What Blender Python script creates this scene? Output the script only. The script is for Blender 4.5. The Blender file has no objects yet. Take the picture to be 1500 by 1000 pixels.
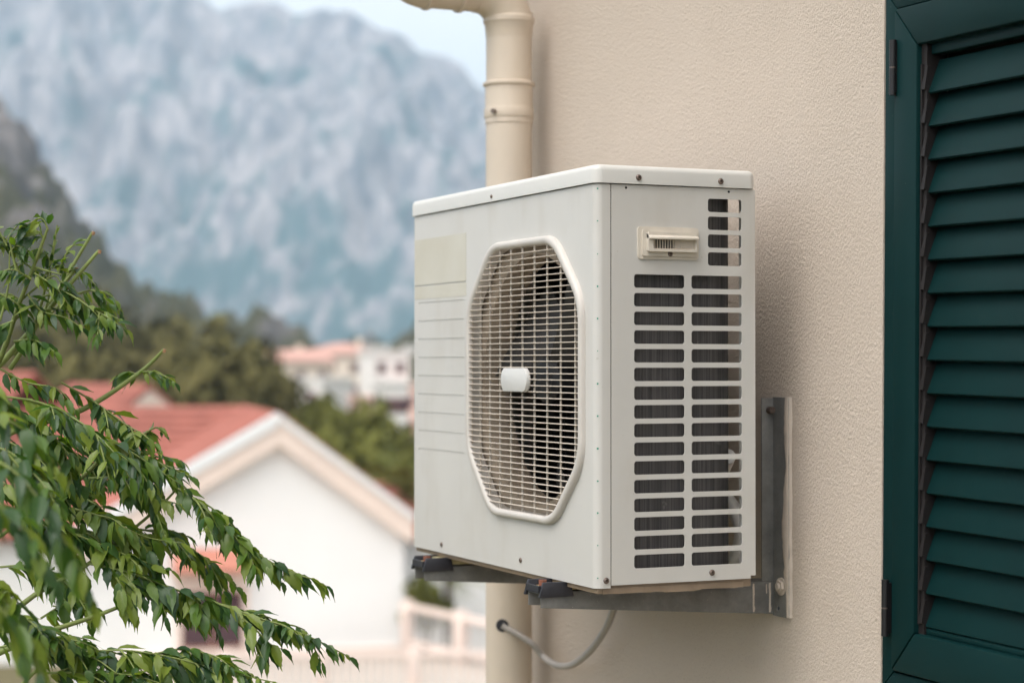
import bpy, bmesh, math, random
import numpy as np
from mathutils import Vector, Matrix, noise as mnoise
R = math.radians
random.seed(7)
SC = bpy.context.scene
COL = SC.collection

# ------------------------------------------------------------------ camera
ZU = 5.708                               # underside of the air conditioner above the street
CAM = Vector((2.2992, -1.1406, ZU + .2921))
YAW, PIT, F = R(23.96), R(.62), 2900.0   # F: focal length in pixels of the 1500 px wide photograph
cam_data = bpy.data.cameras.new('camera')
cam = bpy.data.objects.new('camera', cam_data)
COL.objects.link(cam)
cam.location = CAM
cam.rotation_euler = (R(90) + PIT, 0, R(90) - YAW)
cam_data.sensor_width = 36
cam_data.lens = F / 1500 * 36
cam_data.clip_start = .05
cam_data.clip_end = 30000
cam_data.dof.use_dof = True
cam_data.dof.focus_distance = 2.62
cam_data.dof.aperture_fstop = 4.0
SC.camera = cam
# ------------------------------------------------------------------ sky and sun (bright thin overcast)
SUN_EL, SUN_AZ = R(60), R(150)           # azimuth clockwise from +Y
w = bpy.data.worlds.new('World'); SC.world = w; w.use_nodes = True
nt = w.node_tree; nt.nodes.clear()
wo = nt.nodes.new('ShaderNodeOutputWorld'); bg = nt.nodes.new('ShaderNodeBackground')
sky = nt.nodes.new('ShaderNodeTexSky'); sky.sky_type = 'NISHITA'; sky.sun_disc = False
sky.sun_elevation = SUN_EL; sky.sun_rotation = SUN_AZ
sky.air_density = 1.0; sky.dust_density = 3.0; sky.ozone_density = 1.0
hs = nt.nodes.new('ShaderNodeHueSaturation'); hs.inputs['Saturation'].default_value = .06
tint = nt.nodes.new('ShaderNodeMix'); tint.data_type = 'RGBA'; tint.blend_type = 'MULTIPLY'
tint.inputs['Factor'].default_value = 1; tint.inputs[7].default_value = (1, .965, .925, 1)     # warm tint on the sky light in place of white balance
nt.links.new(sky.outputs[0], hs.inputs['Color']); nt.links.new(hs.outputs[0], tint.inputs[6]); nt.links.new(tint.outputs[2], bg.inputs[0])
bg.inputs[1].default_value = .125
nt.links.new(bg.outputs[0], wo.inputs[0])
sl = bpy.data.lights.new('sun', 'SUN'); sl.energy = .5; sl.angle = R(50); sl.color = (1, .96, .91)
so = bpy.data.objects.new('sun', sl); COL.objects.link(so)
sd = Vector((math.sin(SUN_AZ) * math.cos(SUN_EL), math.cos(SUN_AZ) * math.cos(SUN_EL), math.sin(SUN_EL)))
so.rotation_euler = sd.to_track_quat('Z', 'Y').to_euler()
so.location = (0, -20, 40)
SC.view_settings.view_transform = 'Standard'; SC.view_settings.look = 'None'
SC.view_settings.gamma = 1; SC.view_settings.use_curve_mapping = False
SC.view_settings.exposure = 1.5
SC.render.engine = 'CYCLES'
cy = SC.cycles
cy.use_denoising = True
cy.max_bounces = 8; cy.diffuse_bounces = 4; cy.glossy_bounces = 3; cy.transmission_bounces = 4
cy.volume_bounces = 1; cy.transparent_max_bounces = 8
cy.sample_clamp_indirect = 6

# ------------------------------------------------------------------ photo pixel -> direction helpers
FWD = Vector((-math.cos(YAW) * math.cos(PIT), math.sin(YAW) * math.cos(PIT), math.sin(PIT)))
RGT = Vector((math.sin(YAW), math.cos(YAW), 0))
UPV = RGT.cross(FWD)
def ray(x, y): return FWD + RGT * ((x - 750) / F) + UPV * ((500 - y) / F)
def at(x, y, d): return CAM + ray(x, y) * d
def on(ax, v, x, y):
    d = ray(x, y)
    return CAM + d * ((v - CAM[ax]) / d[ax])

# ------------------------------------------------------------------ materials
MATS = {}
def new_mat(name):
    m = bpy.data.materials.new(name); m.use_nodes = True
    MATS[name] = m
    return m, m.node_tree, m.node_tree.nodes['Principled BSDF']
def N(nt, t, **kw):
    n = nt.nodes.new(t)
    for k, v in kw.items():
        if k.startswith('i_'):
            n.inputs[k[2:].replace('_', ' ')].default_value = v
        else: setattr(n, k, v)
    return n
def ramp(nt, src, stops):
    r = nt.nodes.new('ShaderNodeValToRGB')
    e = r.color_ramp.elements
    while len(e) > len(stops): e.remove(e[-1])
    while len(e) < len(stops): e.new(1)
    for k, (p, c) in enumerate(stops):
        e[k].position = p; e[k].color = tuple(c) + (1,) if len(c) == 3 else c
    nt.links.new(src, r.inputs[0])
    return r
def mat(name, col, rough=.6, metal=0, var=.12, scale=6, bump=0, bscale=200, bdist=.001, obj_rand=0, spec=.5, col2=None, detail=5):
    """Principled with mottled colour (noise between col*(1-var) and col*(1+var) or col -> col2) and fine bump."""
    m, nt, p = new_mat(name)
    tc = N(nt, 'ShaderNodeTexCoord')
    nz = N(nt, 'ShaderNodeTexNoise', i_Scale=scale, i_Detail=detail, i_Roughness=.6)
    nt.links.new(tc.outputs['Object'], nz.inputs['Vector'])
    a = [c * (1 - var) for c in col]; b = [min(1, c * (1 + var)) for c in col] if col2 is None else col2
    rp = ramp(nt, nz.outputs['Fac'], [(.3, a), (.7, b)])
    out = rp.outputs[0]
    if obj_rand:
        oi = N(nt, 'ShaderNodeObjectInfo')
        h = N(nt, 'ShaderNodeHueSaturation')
        mr = N(nt, 'ShaderNodeMapRange'); mr.inputs[3].default_value = 1 - obj_rand; mr.inputs[4].default_value = 1 + obj_rand
        nt.links.new(oi.outputs['Random'], mr.inputs[0]); nt.links.new(mr.outputs[0], h.inputs['Value'])
        nt.links.new(out, h.inputs['Color']); out = h.outputs[0]
    nt.links.new(out, p.inputs['Base Color'])
    p.inputs['Roughness'].default_value = rough; p.inputs['Metallic'].default_value = metal
    p.inputs['Specular IOR Level'].default_value = spec
    if bump:
        bz = N(nt, 'ShaderNodeTexNoise', i_Scale=bscale, i_Detail=3.0)
        nt.links.new(tc.outputs['Object'], bz.inputs['Vector'])
        bp = N(nt, 'ShaderNodeBump', i_Strength=bump, i_Distance=bdist)
        nt.links.new(bz.outputs['Fac'], bp.inputs['Height']); nt.links.new(bp.outputs[0], p.inputs['Normal'])
    return m

def mat_stucco():
    m, nt, p = new_mat('stucco')
    tc = N(nt, 'ShaderNodeTexCoord')
    big = N(nt, 'ShaderNodeTexNoise', i_Scale=1.6, i_Detail=4.0)
    nt.links.new(tc.outputs['Object'], big.inputs['Vector'])
    rp = ramp(nt, big.outputs['Fac'], [(.3, (.60, .505, .422)), (.7, (.66, .56, .475))])
    g = N(nt, 'ShaderNodeTexNoise', i_Scale=360.0, i_Detail=5.0, i_Roughness=.7)
    v = N(nt, 'ShaderNodeTexVoronoi', i_Scale=270.0)
    mp = N(nt, 'ShaderNodeMapping'); mp.inputs['Scale'].default_value = (1, 1, .72)
    nt.links.new(tc.outputs['Object'], mp.inputs['Vector'])
    nt.links.new(mp.outputs[0], g.inputs['Vector']); nt.links.new(mp.outputs[0], v.inputs['Vector'])
    pit = ramp(nt, g.outputs['Fac'], [(.32, (.60, .55, .50)), (.43, (1, 1, 1))])
    mx = N(nt, 'ShaderNodeMix', data_type='RGBA', blend_type='MULTIPLY'); mx.inputs['Factor'].default_value = .55
    nt.links.new(rp.outputs[0], mx.inputs[6]); nt.links.new(pit.outputs[0], mx.inputs[7])
    nt.links.new(mx.outputs[2], p.inputs['Base Color'])
    ad = N(nt, 'ShaderNodeMath', operation='MULTIPLY_ADD'); ad.inputs[1].default_value = .30
    nt.links.new(v.outputs['Distance'], ad.inputs[0]); nt.links.new(g.outputs['Fac'], ad.inputs[2])
    b = N(nt, 'ShaderNodeBump', i_Strength=.8, i_Distance=.0038)
    nt.links.new(ad.outputs[0], b.inputs['Height']); nt.links.new(b.outputs[0], p.inputs['Normal'])
    p.inputs['Roughness'].default_value = .92; p.inputs['Specular IOR Level'].default_value = .2
    return m
mat_stucco()
def mat_casing():
    m = mat('casing', (.565, .545, .515), .42, var=.03, scale=5, bump=.05, bscale=600, bdist=.0004)
    nt = m.node_tree; p = nt.nodes['Principled BSDF']; src = p.inputs['Base Color'].links[0].from_socket
    tc = N(nt, 'ShaderNodeTexCoord')
    mp = N(nt, 'ShaderNodeMapping'); mp.inputs['Scale'].default_value = (16, 16, 2.4)
    nt.links.new(tc.outputs['Object'], mp.inputs['Vector'])
    a = N(nt, 'ShaderNodeTexNoise', i_Scale=1.0, i_Detail=4.0); nt.links.new(mp.outputs[0], a.inputs['Vector'])
    b = N(nt, 'ShaderNodeTexNoise', i_Scale=7.0, i_Detail=6.0); nt.links.new(tc.outputs['Object'], b.inputs['Vector'])
    mu = N(nt, 'ShaderNodeMath', operation='MULTIPLY'); nt.links.new(a.outputs['Fac'], mu.inputs[0]); nt.links.new(b.outputs['Fac'], mu.inputs[1])
    r1 = ramp(nt, mu.outputs[0], [(.26, (1, 1, 1)), (.46, (.90, .875, .84))])
    sp = N(nt, 'ShaderNodeTexNoise', i_Scale=170.0, i_Detail=1.0); nt.links.new(tc.outputs['Object'], sp.inputs['Vector'])
    r2 = ramp(nt, sp.outputs['Fac'], [(.76, (1, 1, 1)), (.80, (.70, .66, .60))])
    m1 = N(nt, 'ShaderNodeMix', data_type='RGBA', blend_type='MULTIPLY'); m1.inputs['Factor'].default_value = 1
    m2 = N(nt, 'ShaderNodeMix', data_type='RGBA', blend_type='MULTIPLY'); m2.inputs['Factor'].default_value = .45
    nt.links.new(src, m1.inputs[6]); nt.links.new(r1.outputs[0], m1.inputs[7])
    nt.links.new(m1.outputs[2], m2.inputs[6]); nt.links.new(r2.outputs[0], m2.inputs[7])
    nt.links.new(m2.outputs[2], p.inputs['Base Color'])
mat_casing()
mat('lid_white', (.61, .595, .565), .38, var=.03, scale=6)
mat('grille_plastic', (.58, .515, .445), .5, var=.05, scale=20)
mat('ring_plastic', (.545, .505, .465), .4, var=.05, scale=12)
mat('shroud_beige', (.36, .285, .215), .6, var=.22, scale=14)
mat('cap_white', (.60, .59, .57), .35, var=.02)
mat('residue', (.525, .490, .405), .55, var=.04, scale=9, col2=(.56, .535, .47))
mat('aged_plastic', (.62, .56, .48), .45, var=.06, scale=40)
mat('rust_plastic', (.58, .42, .28), .6, var=.2, scale=60)
mat('screw_steel', (.17, .13, .11), .45, metal=.6, var=.3, scale=300)
mat('green_mark', (.02, .22, .14), .5)
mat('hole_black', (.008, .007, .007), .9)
mat('dark_plastic', (.014, .014, .016), .55, var=.2)
mat('blade_grey', (.035, .032, .03), .5, var=.2)
mat('pan_beige', (.27, .20, .14), .55, var=.18, scale=30)
mat('rubber', (.018, .018, .024), .5, var=.25, scale=60)
mat('brass', (.75, .56, .30), .35, metal=.7, var=.15, scale=90)
mat('copper_rust', (.20, .07, .04), .6, var=.3, scale=90)
mat('bronze_foot', (.42, .36, .20), .45, metal=.3, var=.15, scale=50)
mat('sealant', (.54, .46, .39), .6, var=.10, scale=50, bump=.3, bscale=150, bdist=.001)
mat('pipe_cream', (.62, .525, .425), .42, var=.05, scale=7)
mat('hose_grey', (.40, .365, .335), .5, var=.08, scale=40)
mat('hose_white', (.62, .60, .57), .55, var=.08, scale=40)
def mat_green():
    m, nt, p = new_mat('shutter_green')
    tc = N(nt, 'ShaderNodeTexCoord')
    nz = N(nt, 'ShaderNodeTexNoise', i_Scale=9.0, i_Detail=6.0)
    nt.links.new(tc.outputs['Object'], nz.inputs['Vector'])
    rp = ramp(nt, nz.outputs['Fac'], [(.3, (.0011, .0190, .0195)), (.7, (.0017, .0235, .0240))])
    sp = N(nt, 'ShaderNodeTexNoise', i_Scale=260.0, i_Detail=2.0)
    nt.links.new(tc.outputs['Object'], sp.inputs['Vector'])
    s2 = ramp(nt, sp.outputs['Fac'], [(.76, (0, 0, 0)), (.80, (1, 1, 1))])
    mx = N(nt, 'ShaderNodeMix', data_type='RGBA'); mx.inputs[7].default_value = (.10, .12, .11, 1)
    nt.links.new(s2.outputs[0], mx.inputs['Factor']); nt.links.new(rp.outputs[0], mx.inputs[6])
    nt.links.new(mx.outputs[2], p.inputs['Base Color'])
    rr = N(nt, 'ShaderNodeMapRange'); p.inputs['Specular IOR Level'].default_value = .16
    rr.inputs[3].default_value = .45; rr.inputs[4].default_value = .58
    nt.links.new(nz.outputs['Fac'], rr.inputs[0]); nt.links.new(rr.outputs[0], p.inputs['Roughness'])
    return m
mat_green()
mat('hinge_black', (.008, .007, .008), .45)
mat('gasket', (.010, .007, .007), .6)
def mat_galv():
    m, nt, p = new_mat('bracket_steel')
    tc = N(nt, 'ShaderNodeTexCoord')
    nz = N(nt, 'ShaderNodeTexNoise', i_Scale=26.0, i_Detail=7.0, i_Roughness=.65)
    nt.links.new(tc.outputs['Object'], nz.inputs['Vector'])
    rp = ramp(nt, nz.outputs['Fac'], [(.28, (.115, .112, .108)), (.5, (.175, .172, .166)), (.72, (.24, .235, .225))])
    mp = N(nt, 'ShaderNodeMapping'); mp.inputs['Scale'].default_value = (1, 55, 4)
    nt.links.new(tc.outputs['Object'], mp.inputs['Vector'])
    st = N(nt, 'ShaderNodeTexNoise', i_Scale=1.0, i_Detail=3.0); nt.links.new(mp.outputs[0], st.inputs['Vector'])
    sr = ramp(nt, st.outputs['Fac'], [(.64, (0, 0, 0)), (.74, (.5, .5, .5))])
    sp = N(nt, 'ShaderNodeTexNoise', i_Scale=300.0, i_Detail=1.0); nt.links.new(tc.outputs['Object'], sp.inputs['Vector'])
    sq = ramp(nt, sp.outputs['Fac'], [(.74, (0, 0, 0)), (.78, (.7, .7, .7))])
    ad = N(nt, 'ShaderNodeMix', data_type='RGBA', blend_type='ADD'); ad.inputs['Factor'].default_value = 1
    nt.links.new(sr.outputs[0], ad.inputs[6]); nt.links.new(sq.outputs[0], ad.inputs[7])
    mx = N(nt, 'ShaderNodeMix', data_type='RGBA'); mx.inputs[7].default_value = (.36, .33, .29, 1)
    nt.links.new(ad.outputs[2], mx.inputs['Factor']); nt.links.new(rp.outputs[0], mx.inputs[6])
    nt.links.new(mx.outputs[2], p.inputs['Base Color'])
    p.inputs['Roughness'].default_value = .55; p.inputs['Metallic'].default_value = .08
    return m
mat_galv()
def mat_coil():
    m, nt, p = new_mat('coil_fins')
    tc = N(nt, 'ShaderNodeTexCoord')
    mp = N(nt, 'ShaderNodeMapping'); mp.inputs['Scale'].default_value = (420, 420, 6)
    nt.links.new(tc.outputs['Object'], mp.inputs['Vector'])
    nz = N(nt, 'ShaderNodeTexNoise', i_Scale=1.0, i_Detail=2.0); nt.links.new(mp.outputs[0], nz.inputs['Vector'])
    rp = ramp(nt, nz.outputs['Fac'], [(.3, (.055, .052, .053)), (.7, (.125, .115, .115))])
    d = N(nt, 'ShaderNodeTexNoise', i_Scale=40.0, i_Detail=4.0); nt.links.new(tc.outputs['Object'], d.inputs['Vector'])
    dr = ramp(nt, d.outputs['Fac'], [(.70, (0, 0, 0)), (.76, (.6, .6, .6))])
    mx = N(nt, 'ShaderNodeMix', data_type='RGBA'); mx.inputs[7].default_value = (.22, .21, .20, 1)
    nt.links.new(dr.outputs[0], mx.inputs['Factor']); nt.links.new(rp.outputs[0], mx.inputs[6])
    nt.links.new(mx.outputs[2], p.inputs['Base Color'])
    b = N(nt, 'ShaderNodeBump', i_Strength=.6, i_Distance=.001)
    nt.links.new(nz.outputs['Fac'], b.inputs['Height']); nt.links.new(b.outputs[0], p.inputs['Normal'])
    p.inputs['Roughness'].default_value = .5; p.inputs['Metallic'].default_value = .3
    return m
mat_coil()
# background
mat('house_white', (.84, .825, .805), .85, var=.03, scale=.6)
mat('town_roof', (.50, .29, .24), .8, var=.15, scale=.6, obj_rand=.1)
mat('peach', (.80, .66, .575), .8, var=.05, scale=.8)
mat('verge_white', (.80, .80, .79), .7, var=.03)
mat('terracotta', (.36, .122, .09), .8, var=.18, scale=1.3, obj_rand=.12)
mat('pane_dark', (.07, .035, .045), .15, var=.3, scale=.8)
mat('frame_brown', (.30, .14, .10), .6)
mat('canopy_orange', (.50, .20, .14), .75, var=.15, scale=3)
mat('town_cream', (.72, .62, .52), .85, var=.06, scale=.3)
mat('town_white', (.80, .77, .74), .85, var=.04, scale=.3)
mat('town_pink', (.70, .47, .40), .85, var=.06, scale=.3)
mat('stone_pale', (.55, .50, .45), .9, var=.1, scale=2)
mat('rail_peach', (.78, .64, .57), .7, var=.08, scale=2)
mat('baluster_white', (.62, .60, .58), .6)
mat('terrace_tile', (.50, .42, .36), .8, var=.1, scale=2)
mat('bark', (.13, .10, .07), .9, var=.3, scale=30, bump=.6, bscale=60, bdist=.01)
mat('wood_leaf', (.080, .078, .024), .8, col2=(.165, .14, .052), scale=1.2, obj_rand=.3, spec=.15)
mat('olive_leaf', (.095, .105, .018), .8, col2=(.20, .195, .05), scale=1.2, obj_rand=.2, spec=.15)
mat('palm_leaf', (.12, .14, .03), .7, col2=(.20, .22, .07), scale=3, spec=.2)
mat('soil', (.10, .095, .05), .95, col2=(.16, .14, .08), scale=.05, spec=.1)
mat('twig_green', (.16, .20, .05), .6, var=.3, scale=25)
mat('twig_cut', (.34, .19, .10), .7, var=.2, scale=60)
def mat_leaf():
    m, nt, p = new_mat('leaflet_green')
    tc = N(nt, 'ShaderNodeTexCoord'); oi = N(nt, 'ShaderNodeObjectInfo')
    nz = N(nt, 'ShaderNodeTexNoise', i_Scale=35.0, i_Detail=3.0); nt.links.new(tc.outputs['Object'], nz.inputs['Vector'])
    ad = N(nt, 'ShaderNodeMath', operation='MULTIPLY_ADD'); ad.inputs[1].default_value = .35
    at_ = N(nt, 'ShaderNodeAttribute', attribute_name='rnd')
    s2 = N(nt, 'ShaderNodeMath', operation='ADD')
    nt.links.new(oi.outputs['Random'], s2.inputs[0]); nt.links.new(at_.outputs['Fac'], s2.inputs[1])
    fr = N(nt, 'ShaderNodeMath', operation='FRACT'); nt.links.new(s2.outputs[0], fr.inputs[0])
    nt.links.new(nz.outputs['Fac'], ad.inputs[0]); nt.links.new(fr.outputs[0], ad.inputs[2])
    rp = ramp(nt, ad.outputs[0], [(.1, (.018, .050, .022)), (.5, (.036, .088, .020)), (.82, (.080, .145, .018)), (1, (.15, .20, .03))])
    nt.links.new(rp.outputs[0], p.inputs['Base Color'])
    p.inputs['Roughness'].default_value = .40; p.inputs['Specular IOR Level'].default_value = .42
    tr = N(nt, 'ShaderNodeBsdfTranslucent')
    gm = N(nt, 'ShaderNodeMix', data_type='RGBA', blend_type='MULTIPLY'); gm.inputs['Factor'].default_value = 1
    gm.inputs[7].default_value = (2.4, 2.6, .8, 1); nt.links.new(rp.outputs[0], gm.inputs[6]); nt.links.new(gm.outputs[2], tr.inputs[0])
    ms = N(nt, 'ShaderNodeMixShader'); ms.inputs[0].default_value = .28
    nt.links.new(p.outputs[0], ms.inputs[1]); nt.links.new(tr.outputs[0], ms.inputs[2])
    nt.links.new(ms.outputs[0], nt.nodes['Material Output'].inputs[0])
mat_leaf()
def mat_rock(name, rock_a, rock_b, veg, scale, lo, hi, veg_low):
    """bare rock with scrub in the gentle slopes and gullies; more scrub at the foot of the slope."""
    m, nt, p = new_mat(name)
    ge = N(nt, 'ShaderNodeNewGeometry'); tc = N(nt, 'ShaderNodeTexCoord')
    mp = N(nt, 'ShaderNodeMapping'); mp.inputs['Scale'].default_value = (scale, scale, scale * .45)
    # along the ridge / down the slope axes, stretched down the slope so that painted crag and gully tones run downhill
    du = N(nt, 'ShaderNodeVectorMath', operation='DOT_PRODUCT'); du.inputs[1].default_value = tuple(RGT)
    dv = N(nt, 'ShaderNodeVectorMath', operation='DOT_PRODUCT'); dv.inputs[1].default_value = (FWD.x * .32, FWD.y * .32, 0)
    sz = N(nt, 'ShaderNodeSeparateXYZ'); cb = N(nt, 'ShaderNodeCombineXYZ')
    for q in (du, dv): nt.links.new(tc.outputs['Object'], q.inputs[0])
    nt.links.new(tc.outputs['Object'], sz.inputs[0])
    nt.links.new(du.outputs['Value'], cb.inputs[0]); nt.links.new(dv.outputs['Value'], cb.inputs[1]); nt.links.new(sz.outputs['Z'], cb.inputs[2])
    nt.links.new(cb.outputs[0], mp.inputs['Vector'])
    n1 = N(nt, 'ShaderNodeTexNoise', i_Scale=1.0, i_Detail=8.0, i_Roughness=.62); nt.links.new(mp.outputs[0], n1.inputs['Vector'])
    mp2 = N(nt, 'ShaderNodeMapping'); mp2.inputs['Scale'].default_value = (scale, scale, scale * .30); mp2.inputs['Rotation'].default_value = (R(10), R(-14), 0)
    nt.links.new(cb.outputs[0], mp2.inputs['Vector'])
    n2 = N(nt, 'ShaderNodeTexNoise', i_Scale=1.9, i_Detail=9.0, i_Roughness=.66, i_Distortion=.6); nt.links.new(mp2.outputs[0], n2.inputs['Vector'])
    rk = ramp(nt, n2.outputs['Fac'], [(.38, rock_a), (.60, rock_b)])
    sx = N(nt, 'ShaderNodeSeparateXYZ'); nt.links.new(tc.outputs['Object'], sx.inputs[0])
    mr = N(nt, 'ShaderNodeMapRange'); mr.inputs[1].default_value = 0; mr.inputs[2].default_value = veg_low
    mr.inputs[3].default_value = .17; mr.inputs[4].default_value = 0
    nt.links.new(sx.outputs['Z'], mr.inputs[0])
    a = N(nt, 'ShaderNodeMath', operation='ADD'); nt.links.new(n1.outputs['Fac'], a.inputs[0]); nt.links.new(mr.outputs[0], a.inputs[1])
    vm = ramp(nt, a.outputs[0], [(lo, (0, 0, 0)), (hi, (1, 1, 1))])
    mx = N(nt, 'ShaderNodeMix', data_type='RGBA'); mx.inputs[7].default_value = tuple(veg) + (1,)
    nt.links.new(vm.outputs[0], mx.inputs['Factor']); nt.links.new(rk.outputs[0], mx.inputs[6])
    nt.links.new(mx.outputs[2], p.inputs['Base Color'])
    p.inputs['Roughness'].default_value = .95; p.inputs['Specular IOR Level'].default_value = .1
mat_rock('limestone', (.12, .13, .155), (.36, .335, .34), (.06, .11, .12), .030, .53, .66, 260)  # dark blue-grey streaks paint gully shade into the rock colour
mat_rock('hill_rock', (.030, .028, .028), (.23, .21, .205), (.062, .060, .030), .055, .52, .60, 75)

# ------------------------------------------------------------------ object helpers
def link(name, me, material=None, parent=None):
    o = bpy.data.objects.new(name, me)
    COL.objects.link(o)
    if material is not None and me is not None and not me.materials: me.materials.append(MATS[material])
    if parent: o.parent = parent
    return o
def empty(name, loc=(0, 0, 0), label=None, cat=None, group=None):
    o = bpy.data.objects.new(name, None); COL.objects.link(o); o.location = loc; o.empty_display_size = .1
    tag(o, label, cat, group)
    return o
def tag(o, label=None, cat=None, group=None, kind=None):
    if label: o['label'] = label
    if cat: o['category'] = cat
    if group: o['group'] = group
    if kind: o['kind'] = kind
    return o
def smooth(me, ang=35):
    if len(me.polygons):
        me.polygons.foreach_set('use_smooth', [True] * len(me.polygons))
        me.set_sharp_from_angle(angle=R(ang))
class MB:
    def __init__(s): s.v = []; s.f = []
    def add(s, vs, fs):
        b = len(s.v); s.v += [tuple(p) for p in vs]; s.f += [tuple(i + b for i in q) for q in fs]
        return s
    def box(s, x0, x1, y0, y1, z0, z1):
        return s.add([(x0, y0, z0), (x1, y0, z0), (x1, y1, z0), (x0, y1, z0), (x0, y0, z1), (x1, y0, z1), (x1, y1, z1), (x0, y1, z1)],
                     [(0, 3, 2, 1), (4, 5, 6, 7), (0, 1, 5, 4), (1, 2, 6, 5), (2, 3, 7, 6), (3, 0, 4, 7)])
    def prism(s, poly, vec):
        """closed prism of a 3D polygon pushed along vec."""
        n = len(poly); vec = Vector(vec)
        a = [Vector(p) for p in poly]; b = [p + vec for p in a]
        nrm = Vector((0, 0, 0))
        for i in range(n): nrm += a[i].cross(a[(i + 1) % n])
        fs = [tuple(range(n - 1, -1, -1)), tuple(range(n, 2 * n))] + [(i, (i + 1) % n, (i + 1) % n + n, i + n) for i in range(n)]
        if nrm.dot(vec) < 0: fs = [tuple(reversed(q)) for q in fs]
        return s.add(a + b, fs)
    def tube(s, pts, rad, n=12, caps=True):
        pts = [Vector(p) for p in pts]
        if not hasattr(rad, '__len__'): rad = [rad] * len(pts)
        t0 = (pts[1] - pts[0]).normalized()
        u = t0.orthogonal().normalized(); rings = []
        for i, p in enumerate(pts):
            t = ((pts[min(i + 1, len(pts) - 1)] - pts[max(i - 1, 0)])).normalized()
            u = (u - t * u.dot(t)).normalized(); vv = t.cross(u)
            rings.append([p + (u * math.cos(2 * math.pi * k / n) + vv * math.sin(2 * math.pi * k / n)) * rad[i] for k in range(n)])
        vs = [q for r_ in rings for q in r_]; fs = []
        for i in range(len(pts) - 1):
            for k in range(n):
                fs.append((i * n + k, i * n + (k + 1) % n, (i + 1) * n + (k + 1) % n, (i + 1) * n + k))
        if caps:
            fs.append(tuple(range(n - 1, -1, -1))); fs.append(tuple(range((len(pts) - 1) * n, len(pts) * n)))
        return s.add(vs, fs)
    def mesh(s, name, bevel=0, seg=2, ang=35, sm=True):
        me = bpy.data.meshes.new(name); me.from_pydata(s.v, [], s.f)
        if bevel:
            bm = bmesh.new(); bm.from_mesh(me)
            bmesh.ops.remove_doubles(bm, verts=bm.verts, dist=1e-6)
            ed = [e for e in bm.edges if len(e.link_faces) == 2 and e.calc_face_angle(0) > R(30)]
            bmesh.ops.bevel(bm, geom=ed, offset=bevel, segments=seg, profile=.5, affect='EDGES')
            bm.to_mesh(me); bm.free()
        if sm: smooth(me, ang)
        me.update()
        return me
    def build(s, name, material, parent=None, **kw):
        return link(name, s.mesh(name, **kw), material, parent)
def box(name, lo, hi, material, parent=None, bevel=0, seg=2):
    m = MB().box(lo[0], hi[0], lo[1], hi[1], lo[2], hi[2])
    return m.build(name, material, parent, bevel=bevel, seg=seg)
def catmull(pts, n):
    pts = [Vector(p) for p in pts]; out = []
    for i in range(len(pts) - 1):
        a, b, c, d = pts[max(i - 1, 0)], pts[i], pts[i + 1], pts[min(i + 2, len(pts) - 1)]
        for k in range(n):
            t = k / n
            out.append(.5 * ((2 * b) + (c - a) * t + (2 * a - 5 * b + 4 * c - d) * t * t + (3 * b - a - 3 * c + d) * t ** 3))
    out.append(pts[-1]); return out
def rrect(x0, x1, y0, y1, r, n=5):
    p = []
    for cx, cy, a0 in ((x1 - r, y1 - r, 0), (x0 + r, y1 - r, 90), (x0 + r, y0 + r, 180), (x1 - r, y0 + r, 270)):
        for k in range(n + 1):
            a = R(a0 + 90 * k / n); p.append((cx + r * math.cos(a), cy + r * math.sin(a)))
    return p
def round_poly(pts, r, n=4):
    out = []; m = len(pts)
    for i in range(m):
        a, b, c = Vector(pts[i - 1]), Vector(pts[i]), Vector(pts[(i + 1) % m])
        u, v = (a - b).normalized(), (c - b).normalized()
        d = r / math.tan(u.angle(v) / 2); d = min(d, (a - b).length * .45, (c - b).length * .45)
        p0, p2 = b + u * d, b + v * d
        for k in range(n + 1):
            t = k / n; out.append(tuple(p0 * (1 - t) ** 2 + b * 2 * t * (1 - t) + p2 * t * t))
    return out
def plate(outer, holes, t, bev=0):
    """mesh of a flat plate with holes in local XY, thickness t around z = 0 (made from a filled curve)."""
    cu = bpy.data.curves.new('plate', 'CURVE'); cu.dimensions = '2D'; cu.fill_mode = 'BOTH'
    cu.extrude = t / 2 - bev; cu.bevel_depth = bev; cu.bevel_resolution = 1
    cu.offset = -bev
    for poly in [outer] + holes:
        sp = cu.splines.new('POLY'); sp.points.add(len(poly) - 1); sp.use_cyclic_u = True
        for q, p in zip(sp.points, poly): q.co = (p[0], p[1], 0, 1)
    o = bpy.data.objects.new('plate_tmp', cu); COL.objects.link(o)
    dg = bpy.context.evaluated_depsgraph_get()
    me = bpy.data.meshes.new_from_object(o.evaluated_get(dg))
    bpy.data.objects.remove(o); bpy.data.curves.remove(cu)
    me.materials.clear()
    return me
def oriented(me, M):
    me.transform(M); smooth(me, 30); me.update(); return me
# local (x, y, z) of a plate -> world: front plates use X, Z in the picture plane Y = const; side plates use Y, Z at X = const
def front_M(y): return Matrix(((1, 0, 0, 0), (0, 0, -1, y), (0, 1, 0, 0), (0, 0, 0, 1)))
def side_M(x): return Matrix(((0, 0, 1, x), (1, 0, 0, 0), (0, 1, 0, 0), (0, 0, 0, 1)))
def copy_tree(o, parent=None):
    c = o.copy(); COL.objects.link(c)
    if parent: c.parent = parent
    for ch in list(o.children): copy_tree(ch, c)
    return c

# ================================================================== SETTING: ground, hills
GZ = -2.0
def polar(az, d):      # az: radians right of the line of sight
    a = (FWD * math.cos(az) + RGT * math.sin(az)); a.z = 0; a.normalize()
    return Vector((CAM.x, CAM.y, 0)) + a * d
gm = MB(); gm.add([(-6500, -6500, GZ), (6500, -6500, GZ), (6500, 6500, GZ), (-6500, 6500, GZ)], [(0, 1, 2, 3)])
tag(gm.build('ground', 'soil'), kind='structure')

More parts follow.
